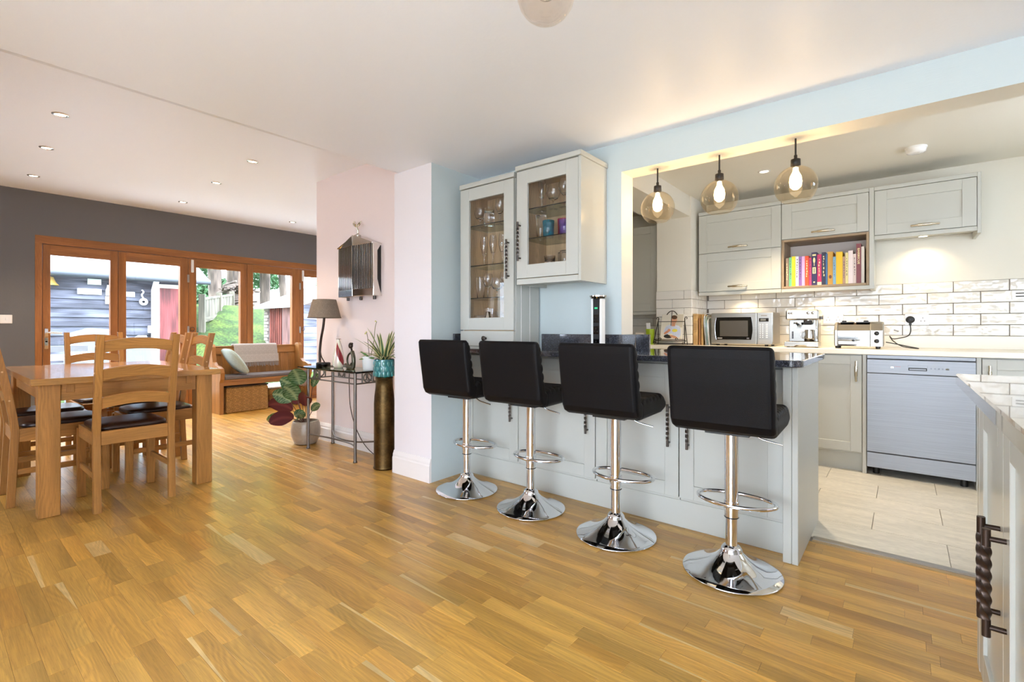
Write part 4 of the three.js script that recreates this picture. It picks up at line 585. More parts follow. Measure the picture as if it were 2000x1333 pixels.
// ---------------------------------------------------------------- things on the kitchen worktop
const CT = 0.925;
{ // microwave
  const t = thing('microwave', 'steel microwave oven with black window on the cream worktop', 'microwave', [-1.115, CT, -4.58]), w = 0.252;
  for (const [a, b] of [[-0.2, -0.03], [0.2, -0.03], [-0.2, -0.28], [0.2, -0.28]]) M('foot', cyl(0.013, 0.015, 0, 0.016, a, b, 14), black, t);
  M('body', B(-w, w, 0.015, 0.295, -0.32, -0.02, 0.004), mat(srgb(176, 170, 160), 0.35, { metalness: 0.8 }), t);
  const d = M('door', B(-w, 0.128, 0.016, 0.294, -0.02, 0, 0.004), steel, t), arc = [];
  for (let k = 0; k <= 10; k++) arc.push([0.085 + 0.012 * Math.sin(k / 10 * Math.PI), 0.055 + 0.2 * k / 10]); for (let k = 0; k <= 10; k++) arc.push([-0.205 - 0.012 * Math.sin(k / 10 * Math.PI), 0.255 - 0.2 * k / 10]);
  M('window', extr(arc, 0.004, 0.001, 1), blackGloss, d); M('window_mesh', B(-0.175, 0.06, 0.085, 0.225, 0.004, 0.0046, 0), mat(srgb(74, 70, 64), 0.25), d);
  M('window_trim', tube([[-0.206, 0.055, 0.003], [-0.214, 0.1, 0.003], [-0.2175, 0.155, 0.003], [-0.214, 0.21, 0.003], [-0.206, 0.255, 0.003]], 0.0025, 20, 6), chrome, d); M('badge', B(-0.195, -0.155, 0.063, 0.072, 0.004, 0.0048, 0), mat(srgb(150, 150, 150), 0.4), d); M('badge', B(0.05, 0.07, 0.063, 0.074, 0.004, 0.0048, 0), mat(srgb(110, 112, 118), 0.4), d);
  const c = M('control_panel', B(0.131, w, 0.016, 0.294, -0.02, -0.001, 0.004), steel, t); M('display', B(0.147, 0.222, 0.214, 0.244, -0.002, 0.0005, 0.001), blackGloss, c); M('display_text', B(0.158, 0.2, 0.222, 0.238, 0.0004, 0.001, 0), mat(srgb(120, 122, 118), 0.4), c);
  for (let r = 0; r < 8; r++) for (const [x, s] of [[0.155, 0.006], [0.175, 0.006], [0.207, 0.013]]) M('button', B(x - s / 2, x + s / 2 + 0.002, 0.075 + r * 0.016, 0.082 + r * 0.016, -0.002, 0.0012, 0.001), whitePorcelain, c);
  M('open_button', B(0.146, 0.228, 0.028, 0.054, -0.002, 0.002, 0.003), mat(srgb(176, 172, 166), 0.3, { metalness: 0.6 }), c); M('badge', B(0.162, 0.21, 0.262, 0.27, -0.002, 0.0004, 0), mat(srgb(130, 120, 105), 0.4), c);
}
{ // espresso machine
  const t = thing('espresso_machine', 'steel espresso machine with milk jug beside the microwave', 'coffee machine', [-0.648, CT, -4.58]), w = 0.115;
  M('drip_tray', [extr([[-0.12, 0.006], [-0.05, 0.006], [-0.035, 0.018], [0.03, 0.018], [0.045, 0.006], [0.12, 0.006], [0.12, 0.045], [-0.12, 0.045]], 0.17, 0.002, 1).translate(0, 0, -0.13)], steel, t); M('tray_grille', B(-0.11, 0.11, 0.045, 0.049, -0.12, 0.03), iron, t); for (const x of [-0.1, 0.1]) M('foot', cyl(0.012, 0.012, 0, 0.008, x, -0.02, 12), black, t);
  M('tower', B(-w + 0.01, w - 0.01, 0.045, 0.235, -0.26, -0.09, 0.004), steel, t); M('grind_display', B(-0.085, -0.073, 0.07, 0.13, -0.09, -0.086, 0.002), mat(srgb(40, 42, 70), 0.3), t); for (let k = 0; k < 5; k++) M('display_dot', B(-0.081, -0.077, 0.076 + k * 0.011, 0.08 + k * 0.011, -0.0865, -0.0855, 0), white, t);
  M('head', B(-w - 0.004, w + 0.002, 0.225, 0.31, -0.26, -0.005, 0.012), steel, t); for (const [x, r] of [[-0.09, 0.009], [-0.072, 0.009], [0.045, 0.012], [0.078, 0.012]]) M('button', lathe([[0.001, 0], [r, 0], [r, 0.004], [0.001, 0.005]], 18).rotateX(Math.PI / 2).translate(x, 0.282, -0.006), chrome, t);
  M('gauge', lathe([[0.001, 0.004], [0.018, 0.004], [0.02, 0], [0.017, 0]], 24).rotateX(Math.PI / 2).translate(-0.02, 0.26, -0.005), whitePorcelain, t); M('group_head', [cyl(0.034, 0.034, 0.205, 0.226, 0.04, -0.05, 28)], polished, t);
  const pf = M('portafilter', cyl(0.036, 0.036, 0.186, 0.206, -0.03, -0.05, 28), polished, t); M('portafilter_handle', [bar([-0.03, 0.19, -0.02], [-0.04, 0.175, 0.06], 0.013, 14)], black, pf); M('handle_end', cyl(0.015, 0.015, 0, 0.006, 0, 0, 18).rotateX(Math.PI / 2).translate(-0.0405, 0.174, 0.063), chrome, pf);
  M('steam_wand', tube([[0.095, 0.23, -0.04], [0.1, 0.17, -0.02], [0.105, 0.09, -0.015], [0.106, 0.07, -0.01]], 0.004, 20, 8), chrome, t); M('steam_knob', cyl(0.014, 0.014, 0.23, 0.255, 0.125, -0.1, 16), pewter, t); M('bean_hopper', B(0.01, 0.07, 0.186, 0.224, -0.085, -0.01, 0.008), iron, t);
  const j = thing('milk_jug', 'small steel milk jug on the espresso drip tray', 'jug', [-0.6, CT + 0.0495, -4.615]); M('body', lathe([[0.001, 0], [0.034, 0], [0.035, 0.03], [0.03, 0.075], [0.032, 0.095], [0.031, 0.095], [0.029, 0.075], [0.001, 0.02]], 28), polished, j); M('handle', tube([[-0.03, 0.085, 0], [-0.055, 0.075, 0.005], [-0.055, 0.035, 0.005], [-0.034, 0.02, 0]], 0.004, 20, 8), polished, j);
}
{ // four-slot toaster
  const t = thing('toaster', 'polished four-slot toaster with two dials', 'toaster', [-0.268, CT, -4.63]), pr = [[-0.11, 0.02], [0.105, 0.02], [0.11, 0.05], [0.105, 0.14], [0.075, 0.19], [0.03, 0.205], [-0.04, 0.205], [-0.085, 0.19], [-0.11, 0.14]];
  const end = (a, b, m, n) => M(n, extr(pr, b - a, 0.006, 2).rotateY(Math.PI / 2).translate(a, 0, 0), m, t);
  end(-0.152, -0.128, steel, 'left_casting'); end(0.072, 0.155, steel, 'control_casting');
  M('body', extr(pr.map(([a, b]) => [a * 0.93, 0.02 + (b - 0.02) * 0.97]), 0.204, 0.002, 1).rotateY(Math.PI / 2).translate(-0.13, 0, 0), polished, t); M('crumb_panel', B(-0.12, 0.066, 0.03, 0.065, -0.116, -0.108), pewter, t); M('crumb_panel', B(-0.126, 0.07, 0.032, 0.058, 0.1, 0.106), steel, t); M('ledge', B(-0.127, 0.071, 0.062, 0.07, 0.095, 0.112), chrome, t);
  for (const y of [0.06, 0.118]) { const k = M('dial', lathe([[0.001, 0.014], [0.014, 0.014], [0.016, 0.003], [0.022, 0]], 24).rotateX(Math.PI / 2).translate(0.114, y, 0.106), black, t); M('dial_ring', new THREE.TorusGeometry(0.02, 0.002, 8, 28).translate(0.114, y, 0.11), chrome, k); }
  M('lever', B(-0.036, -0.02, 0.055, 0.07, 0.1, 0.125, 0.003), black, t); for (const x of [-0.1, 0.0]) for (const z of [-0.04, 0.05]) M('slot', B(x - 0.015, x + 0.07, 0.198, 0.2055, z - 0.012, z + 0.012, 0.001), black, t);
  for (const [x, z] of [[-0.135, 0.08], [0.12, 0.08], [-0.135, -0.09], [0.12, -0.09]]) M('foot', cyl(0.012, 0.014, 0, 0.021, x, z, 12), black, t); for (const x of [-0.11, 0.03]) M('bracket', B(x, x + 0.03, 0.205, 0.217, -0.02, 0.02, 0.003), black, t);
}
{ // sockets, plug and toaster lead
  const sock = (label, x, y) => { const t = thing('wall_socket', label, 'socket', [x, y, ZK + 0.0118], 0, 'double sockets'); M('plate', B(-0.073, 0.073, -0.043, 0.043, 0, 0.008, 0.003), whitePorcelain, t); for (const s of [-0.036, 0.036]) for (const [a, b] of [[0, 0.012], [-0.011, -0.012], [0.011, -0.012]]) M('socket_hole', B(s + a - 0.0035, s + a + 0.0035, b - 0.003, b + 0.004, 0.0075, 0.0084, 0), mat(srgb(96, 86, 84), 0.6), t); return t; };
  sock('white double socket carrying the black plug', 0.084, 1.15); sock('white double socket behind the toaster', -0.47, 1.165);
  const t = thing('power_lead', 'black plug and looped lead of the toaster', 'lead', [0.044, 1.15, ZK + 0.02]); M('plug', [lathe([[0.001, 0.03], [0.022, 0.03], [0.028, 0.022], [0.029, 0.001], [0.001, 0]], 24).rotateX(Math.PI / 2), B(-0.008, 0.008, -0.045, -0.02, 0.004, 0.022, 0.004)], black, t);
  M('cable', tube([[0, -0.045, 0.012], [0.002, -0.09, 0.02], [-0.01, -0.125, 0.05], [-0.06, -0.145, 0.1], [-0.11, -0.15, 0.16], [-0.125, -0.13, 0.2], [-0.105, -0.165, 0.24], [-0.05, -0.205, 0.27], [0.03, -0.219, 0.3], [0.045, -0.219, 0.26], [-0.01, -0.208, 0.24], [-0.08, -0.19, 0.28], [-0.145, -0.175, 0.33]], 0.0036, 160, 7), black, t); M('cable_tie', B(-0.03, 0.002, -0.098, -0.088, 0.015, 0.022, 0.002).rotateZ(-0.4).translate(-0.038, -0.008, 0), greyIron, t);
}
{ // boards, trays
  const bd = (label, x0, x1, h, z0, z1, m, lean) => { const o = M('chopping_board', B(0, x1 - x0, 0, h, z0 - z1, 0, 0.004).rotateZ(lean), m); o.position.set(x0, CT + 0.001, z1); return tag(o, label, 'chopping board', 'boards beside the microwave'); };
  const beech = mat(new THREE.Color().setRGB(0.62, 0.40, 0.17), 0.5, { map: oakTex }), ac = mat(new THREE.Color().setRGB(0.40, 0.2, 0.09), 0.5, { map: oakTex });
  bd('thick end-grain chopping board at the pier corner', -1.525, -1.485, 0.29, -4.85, -4.56, beech, 0); bd('dark wooden chopping board second from the pier', -1.478, -1.462, 0.25, -4.82, -4.57, ac, 0.0); bd('pale wooden board behind the baking trays', -1.455, -1.438, 0.28, -4.86, -4.57, beech, 0);
  [[-1.412, 0.27, srgb(190, 194, 198), 'tall grey baking tray leaning by the boards'], [-1.398, 0.255, srgb(150, 172, 168), 'green-grey baking tray in the middle'], [-1.384, 0.23, srgb(206, 208, 206), 'small pale tray beside the microwave']].forEach(([x, h, c, l]) => { const o = thing('baking_tray', l, 'tray', [x, CT, -4.58], 0, 'trays beside the microwave'); M('sheet', B(-0.002, 0.002, 0, h, -0.24, 0, 0.001).rotateZ(0.06), mat(c, 0.35, { metalness: 0.5 }), o); M('rim', tube([[-0.001 - 0.0, 0.005, 0], [-0.06 * h, h - 0.005, 0], [-0.06 * h, h - 0.005, -0.24], [0, 0.005, -0.24]].map(([a, b, c2]) => [a, b, c2]), 0.004, 60, 6), mat(c, 0.3, { metalness: 0.5 }), o); });
}
{ // cookbook on an iron stand
  const t = thing('cookbook_stand', 'black iron easel with scroll ends in front of the tiled pier', 'book stand', [-1.705, CT, -4.47]);
  const scroll = (x, y, s, r) => { const p = []; for (let k = 0; k <= 14; k++) { const a = k / 14 * 5.2, q = r * (1 - k / 20); p.push([x + s * (r - q * Math.cos(a)), y + q * Math.sin(a), 0]); } return tube(p, 0.003, 30, 6); };
  for (const s of [-1, 1]) { M('side_bar', [bar([s * 0.15, 0.012, 0.045], [s * 0.125, 0.25, -0.03], 0.0042), scroll(s * 0.125, 0.25, s, 0.014).translate(0, 0, -0.03), scroll(s * 0.15, 0.016, -s, 0.014).translate(0, 0, 0.045)], iron, t); M('rear_leg', bar([s * 0.128, 0.22, -0.022], [s * 0.14, 0.003, -0.055], 0.0038), iron, t); M('ledge_scroll', scroll(s * 0.09, 0.055, -s, 0.014).translate(0, 0, 0.056), iron, t); }
  M('ledge', [B(-0.15, 0.15, 0.035, 0.043, 0.0, 0.008), B(-0.14, 0.14, 0.05, 0.056, 0.046, 0.053), bar([-0.14, 0.042, 0.004], [-0.14, 0.053, 0.05], 0.003), bar([0.14, 0.042, 0.004], [0.14, 0.053, 0.05], 0.003), B(-0.13, 0.13, 0.036, 0.042, 0.022, 0.028)], iron, t); M('crest', tube([[-0.05, 0.285, -0.04], [-0.03, 0.31, -0.042], [0, 0.322, -0.043], [0.03, 0.31, -0.042], [0.05, 0.285, -0.04]], 0.004, 24, 6), iron, t); M('crest_post', bar([0, 0.18, -0.012], [0, 0.322, -0.043], 0.003), iron, t); M('cross_bar', bar([-0.128, 0.22, -0.022], [0.128, 0.22, -0.022], 0.003), iron, t);
  const b = thing('recipe_book', 'recipe book whose cover shows a figure in a blue shirt cooking', 'book', [-1.70, CT + 0.0435, -4.455]), q = (g) => g.rotateX(-0.26);
  M('cover', q(B(-0.105, 0.105, 0.0, 0.255, -0.012, 0.0, 0.002)), mat(srgb(226, 222, 212), 0.5), b);
  const cv = document.createElement('canvas'); cv.width = 210; cv.height = 255; const c = cv.getContext('2d'), e = (col, x, y, rx, ry, a = 0) => { c.fillStyle = col; c.beginPath(); c.ellipse(x, y, rx, ry, a, 0, 6.3); c.fill(); };
  c.fillStyle = 'rgb(226,220,206)'; c.fillRect(0, 0, 210, 255); c.fillStyle = 'rgb(202,194,176)'; c.fillRect(140, 0, 70, 130);
  e('rgb(206,214,232)', 118, 165, 78, 62); e('rgb(206,214,232)', 70, 150, 34, 50, 0.5); e('rgb(206,214,232)', 170, 170, 30, 60, -0.2); c.strokeStyle = 'rgb(120,136,186)'; c.lineWidth = 1.5; for (let k = 0; k < 12; k++) { c.beginPath(); c.moveTo(52 + k * 12, 112 + Math.abs(k - 5) * 3); c.lineTo(46 + k * 13, 210); c.stroke(); }
  c.fillStyle = 'rgb(206,150,118)'; c.fillRect(104, 78, 34, 40); e('rgb(214,160,128)', 124, 58, 27, 38, 0.1); e('rgb(88,62,44)', 122, 28, 29, 20, 0.15); e('rgb(198,132,100)', 60, 178, 30, 12, -0.6); e('rgb(206,140,110)', 82, 158, 14, 15); e('rgb(224,214,90)', 138, 160, 26, 16); e('rgb(40,36,36)', 80, 218, 44, 20); e('rgb(206,150,118)', 132, 222, 40, 12, 0.3); e('rgb(240,230,190)', 100, 200, 24, 6);
  const tx = new THREE.CanvasTexture(cv); tx.colorSpace = THREE.SRGBColorSpace; M('cover_print', q(new THREE.PlaneGeometry(0.206, 0.25).translate(0, 0.1275, 0.0006)), mat(new THREE.Color(1, 1, 1), 0.4, { map: tx }), b, { raw: true });
  const u = thing('utensil_pot', 'lime green tumbler pot holding a white spatula', 'pot', [-1.905, CT, -4.47]); M('pot', lathe([[0.001, 0], [0.034, 0], [0.042, 0.15], [0.04, 0.15], [0.032, 0.006], [0.001, 0.005]], 24), mat(srgb(178, 206, 44), 0.3, { transmission: 0.3, thickness: 0 }), u); M('spatula', [B(-0.028, 0.012, 0.13, 0.21, -0.003, 0.003, 0.003).rotateZ(0.06), bar([0, 0.01, 0], [-0.008, 0.14, 0], 0.005)], whitePorcelain, u);
  const bx = tag(M('storage_box', B(-0.045, 0.045, 0, 0.115, -0.05, 0.05, 0.004), mat(srgb(236, 228, 216), 0.6)), 'cream box left of the green utensil pot', 'box'); bx.position.set(-2.0, CT, -4.49);
}
{ const t = thing('smoke_alarm', 'white round smoke alarm on the kitchen ceiling', 'smoke alarm', [0.068, CK, -4.298]); M('base', cyl(0.06, 0.06, -0.012, 0, 0, 0, 36), white, t); M('cover', lathe([[0.001, -0.042], [0.035, -0.042], [0.052, -0.036], [0.057, -0.014], [0.057, -0.012]], 36), whitePorcelain, t); M('test_button', cyl(0.012, 0.012, -0.046, -0.041, 0.018, 0.01, 18), white, t); }

// ---------------------------------------------------------------- island beside the camera
{
  const XI = 0.165, z0 = -1.915, t = thing('island_unit', 'pale grey island cabinets at the right edge of the picture', 'cabinet', [XI, 0, -1.05]), gl = mat(srgb(191, 191, 183), 0.22), q = (g) => g.rotateY(-Math.PI / 2);   // door plane turned to face -x
  M('body', B(0.022, 0.8, 0.12, 0.9, z0 + 1.05, 0.9, 0.001), gl, t); M('plinth', B(0.07, 0.75, 0, 0.12, z0 + 1.08, 0.85), gl, t); M('corner_post', B(0, 0.022, 0.12, 0.895, z0 + 1.05, z0 + 1.05 + 0.05), gl, t, grainY);
  const zs = [-1.862, -1.452, -1.04, -0.63, -0.22].map((z) => z + 1.05);
  for (let k = 0; k < 4; k++) { const d = shaker(t, zs[k] + 0.002, zs[k + 1] - 0.002, 0.135, 0.89, 0, gl, 0.078, false, q); twistHandle(d, k % 2 ? zs[k] + 0.042 : zs[k + 1] - 0.042, 0.435, 0.66, 0, darkIron, q, 0.0075); }
  const w = tag(M('island_worktop', B(0, 0.95, 0, 0.036, -2.09 + 1.05, 0.93, 0.004), slab), 'polished grey stone island worktop mirroring the wall tiles', 'worktop'); w.position.set(0.13, 0.9, -1.05);
}

// ---------------------------------------------------------------- dining table and chairs
{
  const x0 = -5.13, x1 = -3.72, z0 = -1.335, z1 = -0.385, cx = (x0 + x1) / 2, cz = (z0 + z1) / 2, t = thing('dining_table', 'chunky oak dining table with glossy plank top', 'table', [cx, 0, cz]), hx = (x1 - x0) / 2, hz = (z1 - z0) / 2, Y = 0.798, th = 0.038;
  for (let k = 0; k < 5; k++) { const w = 2 * hz / 5; M('plank', B(-hx + 0.12, hx - 0.12, Y - th, Y, -hz + k * w + 0.0005, -hz + (k + 1) * w - 0.0005, 0.0012), oakTop, t, { grain: 'x' }); }
  for (const s of [-1, 1]) M('breadboard_end', B(s * hx, s * (hx - 0.119), Y - th, Y, -hz, hz, 0.002), oakTop, t, grainZ);
  const L = 0.095;
  for (const sx of [-1, 1]) for (const sz of [-1, 1]) M('leg', B(sx * (hx - 0.06 - L), sx * (hx - 0.06), 0, Y - th, sz * (hz - 0.035 - L), sz * (hz - 0.035), 0.004), oak, t, grainY);
  for (const s of [-1, 1]) { M('end_rail', B(s * (hx - 0.075), s * (hx - 0.105), Y - th - 0.1, Y - th - 0.001, -hz + 0.131, hz - 0.131), oak, t, grainZ); M('side_rail', B(-hx + 0.156, hx - 0.156, Y - th - 0.1, Y - th - 0.001, s * (hz - 0.055), s * (hz - 0.085)), oak, t); for (const k of [-1, 1]) M('peg_block', B(s * (hx - 0.074), s * (hx - 0.068), Y - th - 0.055, Y - th - 0.002, k * (hz - 0.155), k * (hz - 0.19), 0.001), oak, t, grainY); }
}
const chairSay = ['ladder-back oak chair at the near end of the table, back to the camera', 'ladder-back oak chair at the far end of the table', 'oak chair at the left edge of the picture, seen edge-on', 'oak chair behind the leftmost one on the same side', 'oak chair on the right side of the table, nearer the camera', 'oak chair on the right side of the table, farther away'];
const ch = thing('dining_chair', chairSay[0], 'chair', [-3.885, 0, -0.838], Math.PI / 2, 'oak dining chairs');
{
  const pz = (y) => y < 0.45 ? 0.232 - 0.02 * y / 0.45 : 0.212 + 0.10 * Math.pow((y - 0.45) / 0.6, 1.25), post = [];
  for (let k = 0; k <= 14; k++) { const y = 1.045 * k / 14; post.push([pz(y) + 0.018, y]); } for (let k = 14; k >= 0; k--) { const y = 1.045 * k / 14; post.push([pz(y) - 0.02, y]); }
  for (const s of [-1, 1]) { const p = M('back_post', extr(post, 0.036, 0.002, 1).rotateY(-Math.PI / 2).translate(s * 0.185 + 0.018, 0, 0), oak, ch, grainY); for (const y of [0.645, 0.82, 0.98]) for (const d of [0]) M('peg', cyl(0.005, 0.005, -0.002, 0.002, 0, 0, 8).rotateZ(Math.PI / 2).translate(s * 0.2035, y, pz(y)), mat(new THREE.Color().setRGB(0.75, 0.5, 0.25), 0.5), p); M('leg', B(s * 0.205, s * 0.163, 0, 0.445, -0.235, -0.193, 0.003), oak, ch, grainY); M('side_rail', B(s * 0.2, s * 0.176, 0.39, 0.47, -0.193, 0.195), oak, ch, grainZ); M('stretcher', B(s * 0.195, s * 0.178, 0.19, 0.225, -0.193, 0.205), oak, ch, grainZ); }
  M('front_rail', B(-0.163, 0.163, 0.375, 0.46, -0.228, -0.204), oak, ch); M('rear_rail', B(-0.167, 0.167, 0.39, 0.472, 0.2, 0.225), oak, ch);
  for (const y of [0.612, 0.78, 0.945]) { const p = [], n = 12; for (let k = 0; k <= n; k++) { const x = -0.168 + 0.336 * k / n; p.push([x, y - 0.004 + 0.022 * (1 - (x / 0.168) ** 2)]); } for (let k = n; k >= 0; k--) { const x = -0.168 + 0.336 * k / n; p.push([x, y + 0.062 + 0.022 * (1 - (x / 0.168) ** 2)]); } const g = extr(p, 0.02, 0.002, 1), a = -0.17; M('slat', g.translate(0, -y, 0).rotateX(-a).translate(0, y, pz(y) - 0.01), oak, ch); }
  const c = new THREE.SphereGeometry(1, 40, 20), q = c.attributes.position, f = (v, e) => Math.sign(v) * Math.pow(Math.abs(v), e); for (let i = 0; i < q.count; i++) q.setXYZ(i, 0.186 * f(q.getX(i), 0.35), 0.026 * f(q.getY(i), 0.7), 0.2 * f(q.getZ(i), 0.35)); c.computeVertexNormals();
  M('seat_pad', c.translate(0, 0.478, -0.012), brownLeather, ch);
}
copy(ch, chairSay[1], [-5.40, 0, -1.0], -Math.PI / 2); copy(ch, chairSay[2], [-4.36, 0, -0.575], 0); copy(ch, chairSay[3], [-4.92, 0, -0.575], 0); copy(ch, chairSay[4], [-4.42, 0, -1.145], Math.PI); copy(ch, chairSay[5], [-4.95, 0, -1.145], Math.PI);

// ---------------------------------------------------------------- pew bench and what lies on it
{
  const t = thing('pew_bench', 'old pine pew bench in front of the folding doors', 'bench', [-6.8, 0, -2.955]);
  const ep = [[-0.22, 0], [0.19, 0], [0.19, 0.4], [0.215, 0.44], [0.225, 0.52], [0.2, 0.575], [0.12, 0.60], [0.03, 0.61], [-0.035, 0.65], [-0.06, 0.74], [-0.07, 0.84], [-0.105, 0.875], [-0.17, 0.87], [-0.215, 0.83]];
  for (const z of [0.55, -0.595]) M('end_panel', extr(ep, 0.05, 0.004, 2).translate(0, 0, z), pine, t, grainY);
  M('seat', B(-0.15, 0.19, 0.405, 0.43, -0.545, 0.55), pine, t, grainZ); M('front_rail', B(0.155, 0.18, 0.355, 0.404, -0.545, 0.55), pine, t, grainZ);
  const bk = (g) => g.translate(0, -0.43, 0).rotateZ(0.12).translate(-0.165, 0.43, 0);
  for (let k = 0; k < 10; k++) { const w = 1.095 / 10; M('back_board', bk(B(-0.012, 0.008, 0.36, 0.74, -0.545 + k * w + 0.0012, -0.545 + (k + 1) * w - 0.0012, 0.003)), pine, t, grainY); }
  M('top_rail', bk(B(-0.018, 0.02, 0.74, 0.83, -0.545, 0.55)), pine, t, grainZ); M('cap_rail', bk(B(-0.028, 0.03, 0.83, 0.848, -0.545, 0.55, 0.005)), pine, t, grainZ);
  tag(M('seat_cushion', (() => { const c = B(-6.93, -6.605, 0.431, 0.478, -3.5, -2.41, 0.012); return c; })(), mat(srgb(126, 122, 126), 0.85, { map: weaveTex })), 'long grey-brown seat cushion on the pew', 'cushion');
  // throw over the back
  const th = thing('throw_blanket', 'grey fringed throw hanging over the pew back', 'blanket', [-6.965, 0.43, -2.95]), wool = mat(srgb(196, 190, 186), 0.95, { map: weaveTex });
  const pf = [[-0.08, 0.2], [-0.094, 0.428], [-0.08, 0.437], [-0.03, 0.437], [-0.012, 0.425], [0.024, 0.27], [0.028, 0.215]], g = []; const prof = [...pf, ...pf.slice().reverse().map(([a, b], i) => [a + (b > 0.42 ? 0 : a < -0.05 ? 0.008 : -0.008), b > 0.42 ? b - 0.009 : b])];
  M('upper_fold', extr([[-0.082, 0.2], [-0.098, 0.425], [-0.085, 0.442], [-0.03, 0.442], [-0.008, 0.425], [0.028, 0.255], [0.018, 0.253], [-0.017, 0.42], [-0.03, 0.43], [-0.08, 0.43], [-0.089, 0.42], [-0.074, 0.2]], 0.57, 0.002, 1).translate(0, 0, -0.28), wool, th);
  M('lower_fold', extr([[0.02, 0.30], [0.028, 0.30], [0.048, 0.19], [0.04, 0.19]], 0.575, 0.002, 1).translate(0, 0, -0.285), mat(srgb(206, 200, 196), 0.95, { map: weaveTex }), th);
  for (let k = 0; k < 60; k++) { const z = -0.28 + 0.0095 * k; g.push(bar([0.044, 0.195, z], [0.05 + rr(-0.004, 0.004), 0.135 + rr(-0.012, 0.01), z + rr(-0.006, 0.006)], 0.0028, 5)); } const fr = M('fringe', g, wool, th); fr.userData.kind = 'stuff';
  // pillow
  const c = new THREE.SphereGeometry(1, 40, 24), q = c.attributes.position, f = (v, e) => Math.sign(v) * Math.pow(Math.abs(v), e); for (let i = 0; i < q.count; i++) { const x = q.getX(i), y = q.getY(i), z = q.getZ(i); const a = f(x, 0.6), b = f(y, 0.6); q.setXYZ(i, 0.2 * a, 0.2 * b, Math.sign(z) * 0.062 * Math.pow(Math.max(0, (1 - a * a) * (1 - b * b)), 0.6)); } c.computeVertexNormals();
  const p = tag(M('pillow', c.rotateX(0.62), mat(srgb(196, 218, 214), 0.9, { map: weaveTex })), 'pale turquoise scatter cushion leaning at the pew end', 'cushion'); p.position.set(-6.74, 0.655, -2.585);
  // baskets
  const wk = mat(srgb(232, 188, 124), 0.8, { map: wickerTex, bumpMap: wickerTex, bumpScale: 0.004 }), b1 = thing('wicker_basket', 'large woven basket under the left half of the pew', 'basket', [-6.77, 0, -2.71]); M('body', B(-0.14, 0.15, 0.002, 0.325, -0.245, 0.27, 0.012), wk, b1, grainZ); M('lid', B(-0.145, 0.155, 0.326, 0.343, -0.25, 0.275, 0.005), mat(srgb(70, 50, 36), 0.8, { map: wickerTex }), b1, grainZ);
  const b2 = thing('wicker_basket', 'smaller open basket deeper under the pew', 'basket', [-6.83, 0, -3.25]); M('body', B(-0.12, 0.1, 0.002, 0.17, -0.27, 0.24, 0.01), mat(srgb(190, 140, 92), 0.8, { map: wickerTex, bumpMap: wickerTex, bumpScale: 0.004 }), b2, grainZ); M('rim', B(-0.125, 0.11, 0.171, 0.25, -0.275, 0.245, 0.008), wk, b2, grainZ);
}

// ---------------------------------------------------------------- console table and ornaments
const TY = 0.737;
{
  const t = thing('console_table', 'slim iron console table with green-edged glass top', 'table', [-3.785, 0, -2.32]), a = 0.37, b0 = 0.115, b1 = -0.125, r = 0.0125;
  M('glass_top', extr([[-0.47, 0.165], [0.45, 0.165], [0.45, -0.14], [-0.47, -0.14]].map(([x, y]) => [x, y]), 0.011, 0.002, 1).rotateX(Math.PI / 2).translate(0, TY, 0), mat(srgb(214, 234, 226), 0.0, { transmission: 1, thickness: 0.011, ior: 1.5, attenuationColor: srgb(120, 175, 155), attenuationDistance: 0.1 }), t);
  for (const x of [-a, a]) for (const z of [b0, b1]) { M('leg', cyl(r, r, 0.0, TY - 0.012, x, z, 16), greyIron, t); M('foot', lathe([[0.001, 0], [0.018, 0], [0.016, 0.012], [0.0125, 0.02]], 16).translate(x, 0, z), greyIron, t); }
  for (const z of [b0, b1]) for (const y of [TY - 0.018, TY - 0.105]) M('rail', bar([-a, y, z], [a, y, z], 0.006), greyIron, t); for (const x of [-a, a]) for (const y of [TY - 0.018, TY - 0.105]) M('rail', bar([x, y, b0], [x, y, b1], 0.006), greyIron, t);
  const ring = (x, z, turn) => { M('ring', new THREE.TorusGeometry(0.036, 0.006, 8, 28).rotateY(turn).translate(x, TY - 0.062, z), greyIron, t); for (const s of [-0.05, 0.05]) M('upright', B(-0.005, 0.005, TY - 0.1, TY - 0.02, -0.005, 0.005, 0.001).translate(x + (turn ? 0 : s), 0, z + (turn ? s : 0)), greyIron, t); };
  ring(-0.22, b1, 0); ring(0.22, b1, 0); ring(-a, 0, Math.PI / 2); ring(a, 0, Math.PI / 2); ring(-0.22, b0 - 0.0, 0);
  for (const s of [-1, 1]) M('curved_stretcher', tube([[-a, 0.13, s > 0 ? b0 : b1], [-0.15, 0.11, s * 0.03], [0.15, 0.11, s * 0.03], [a, 0.13, s > 0 ? b0 : b1]], 0.007, 40, 8), greyIron, t);
}
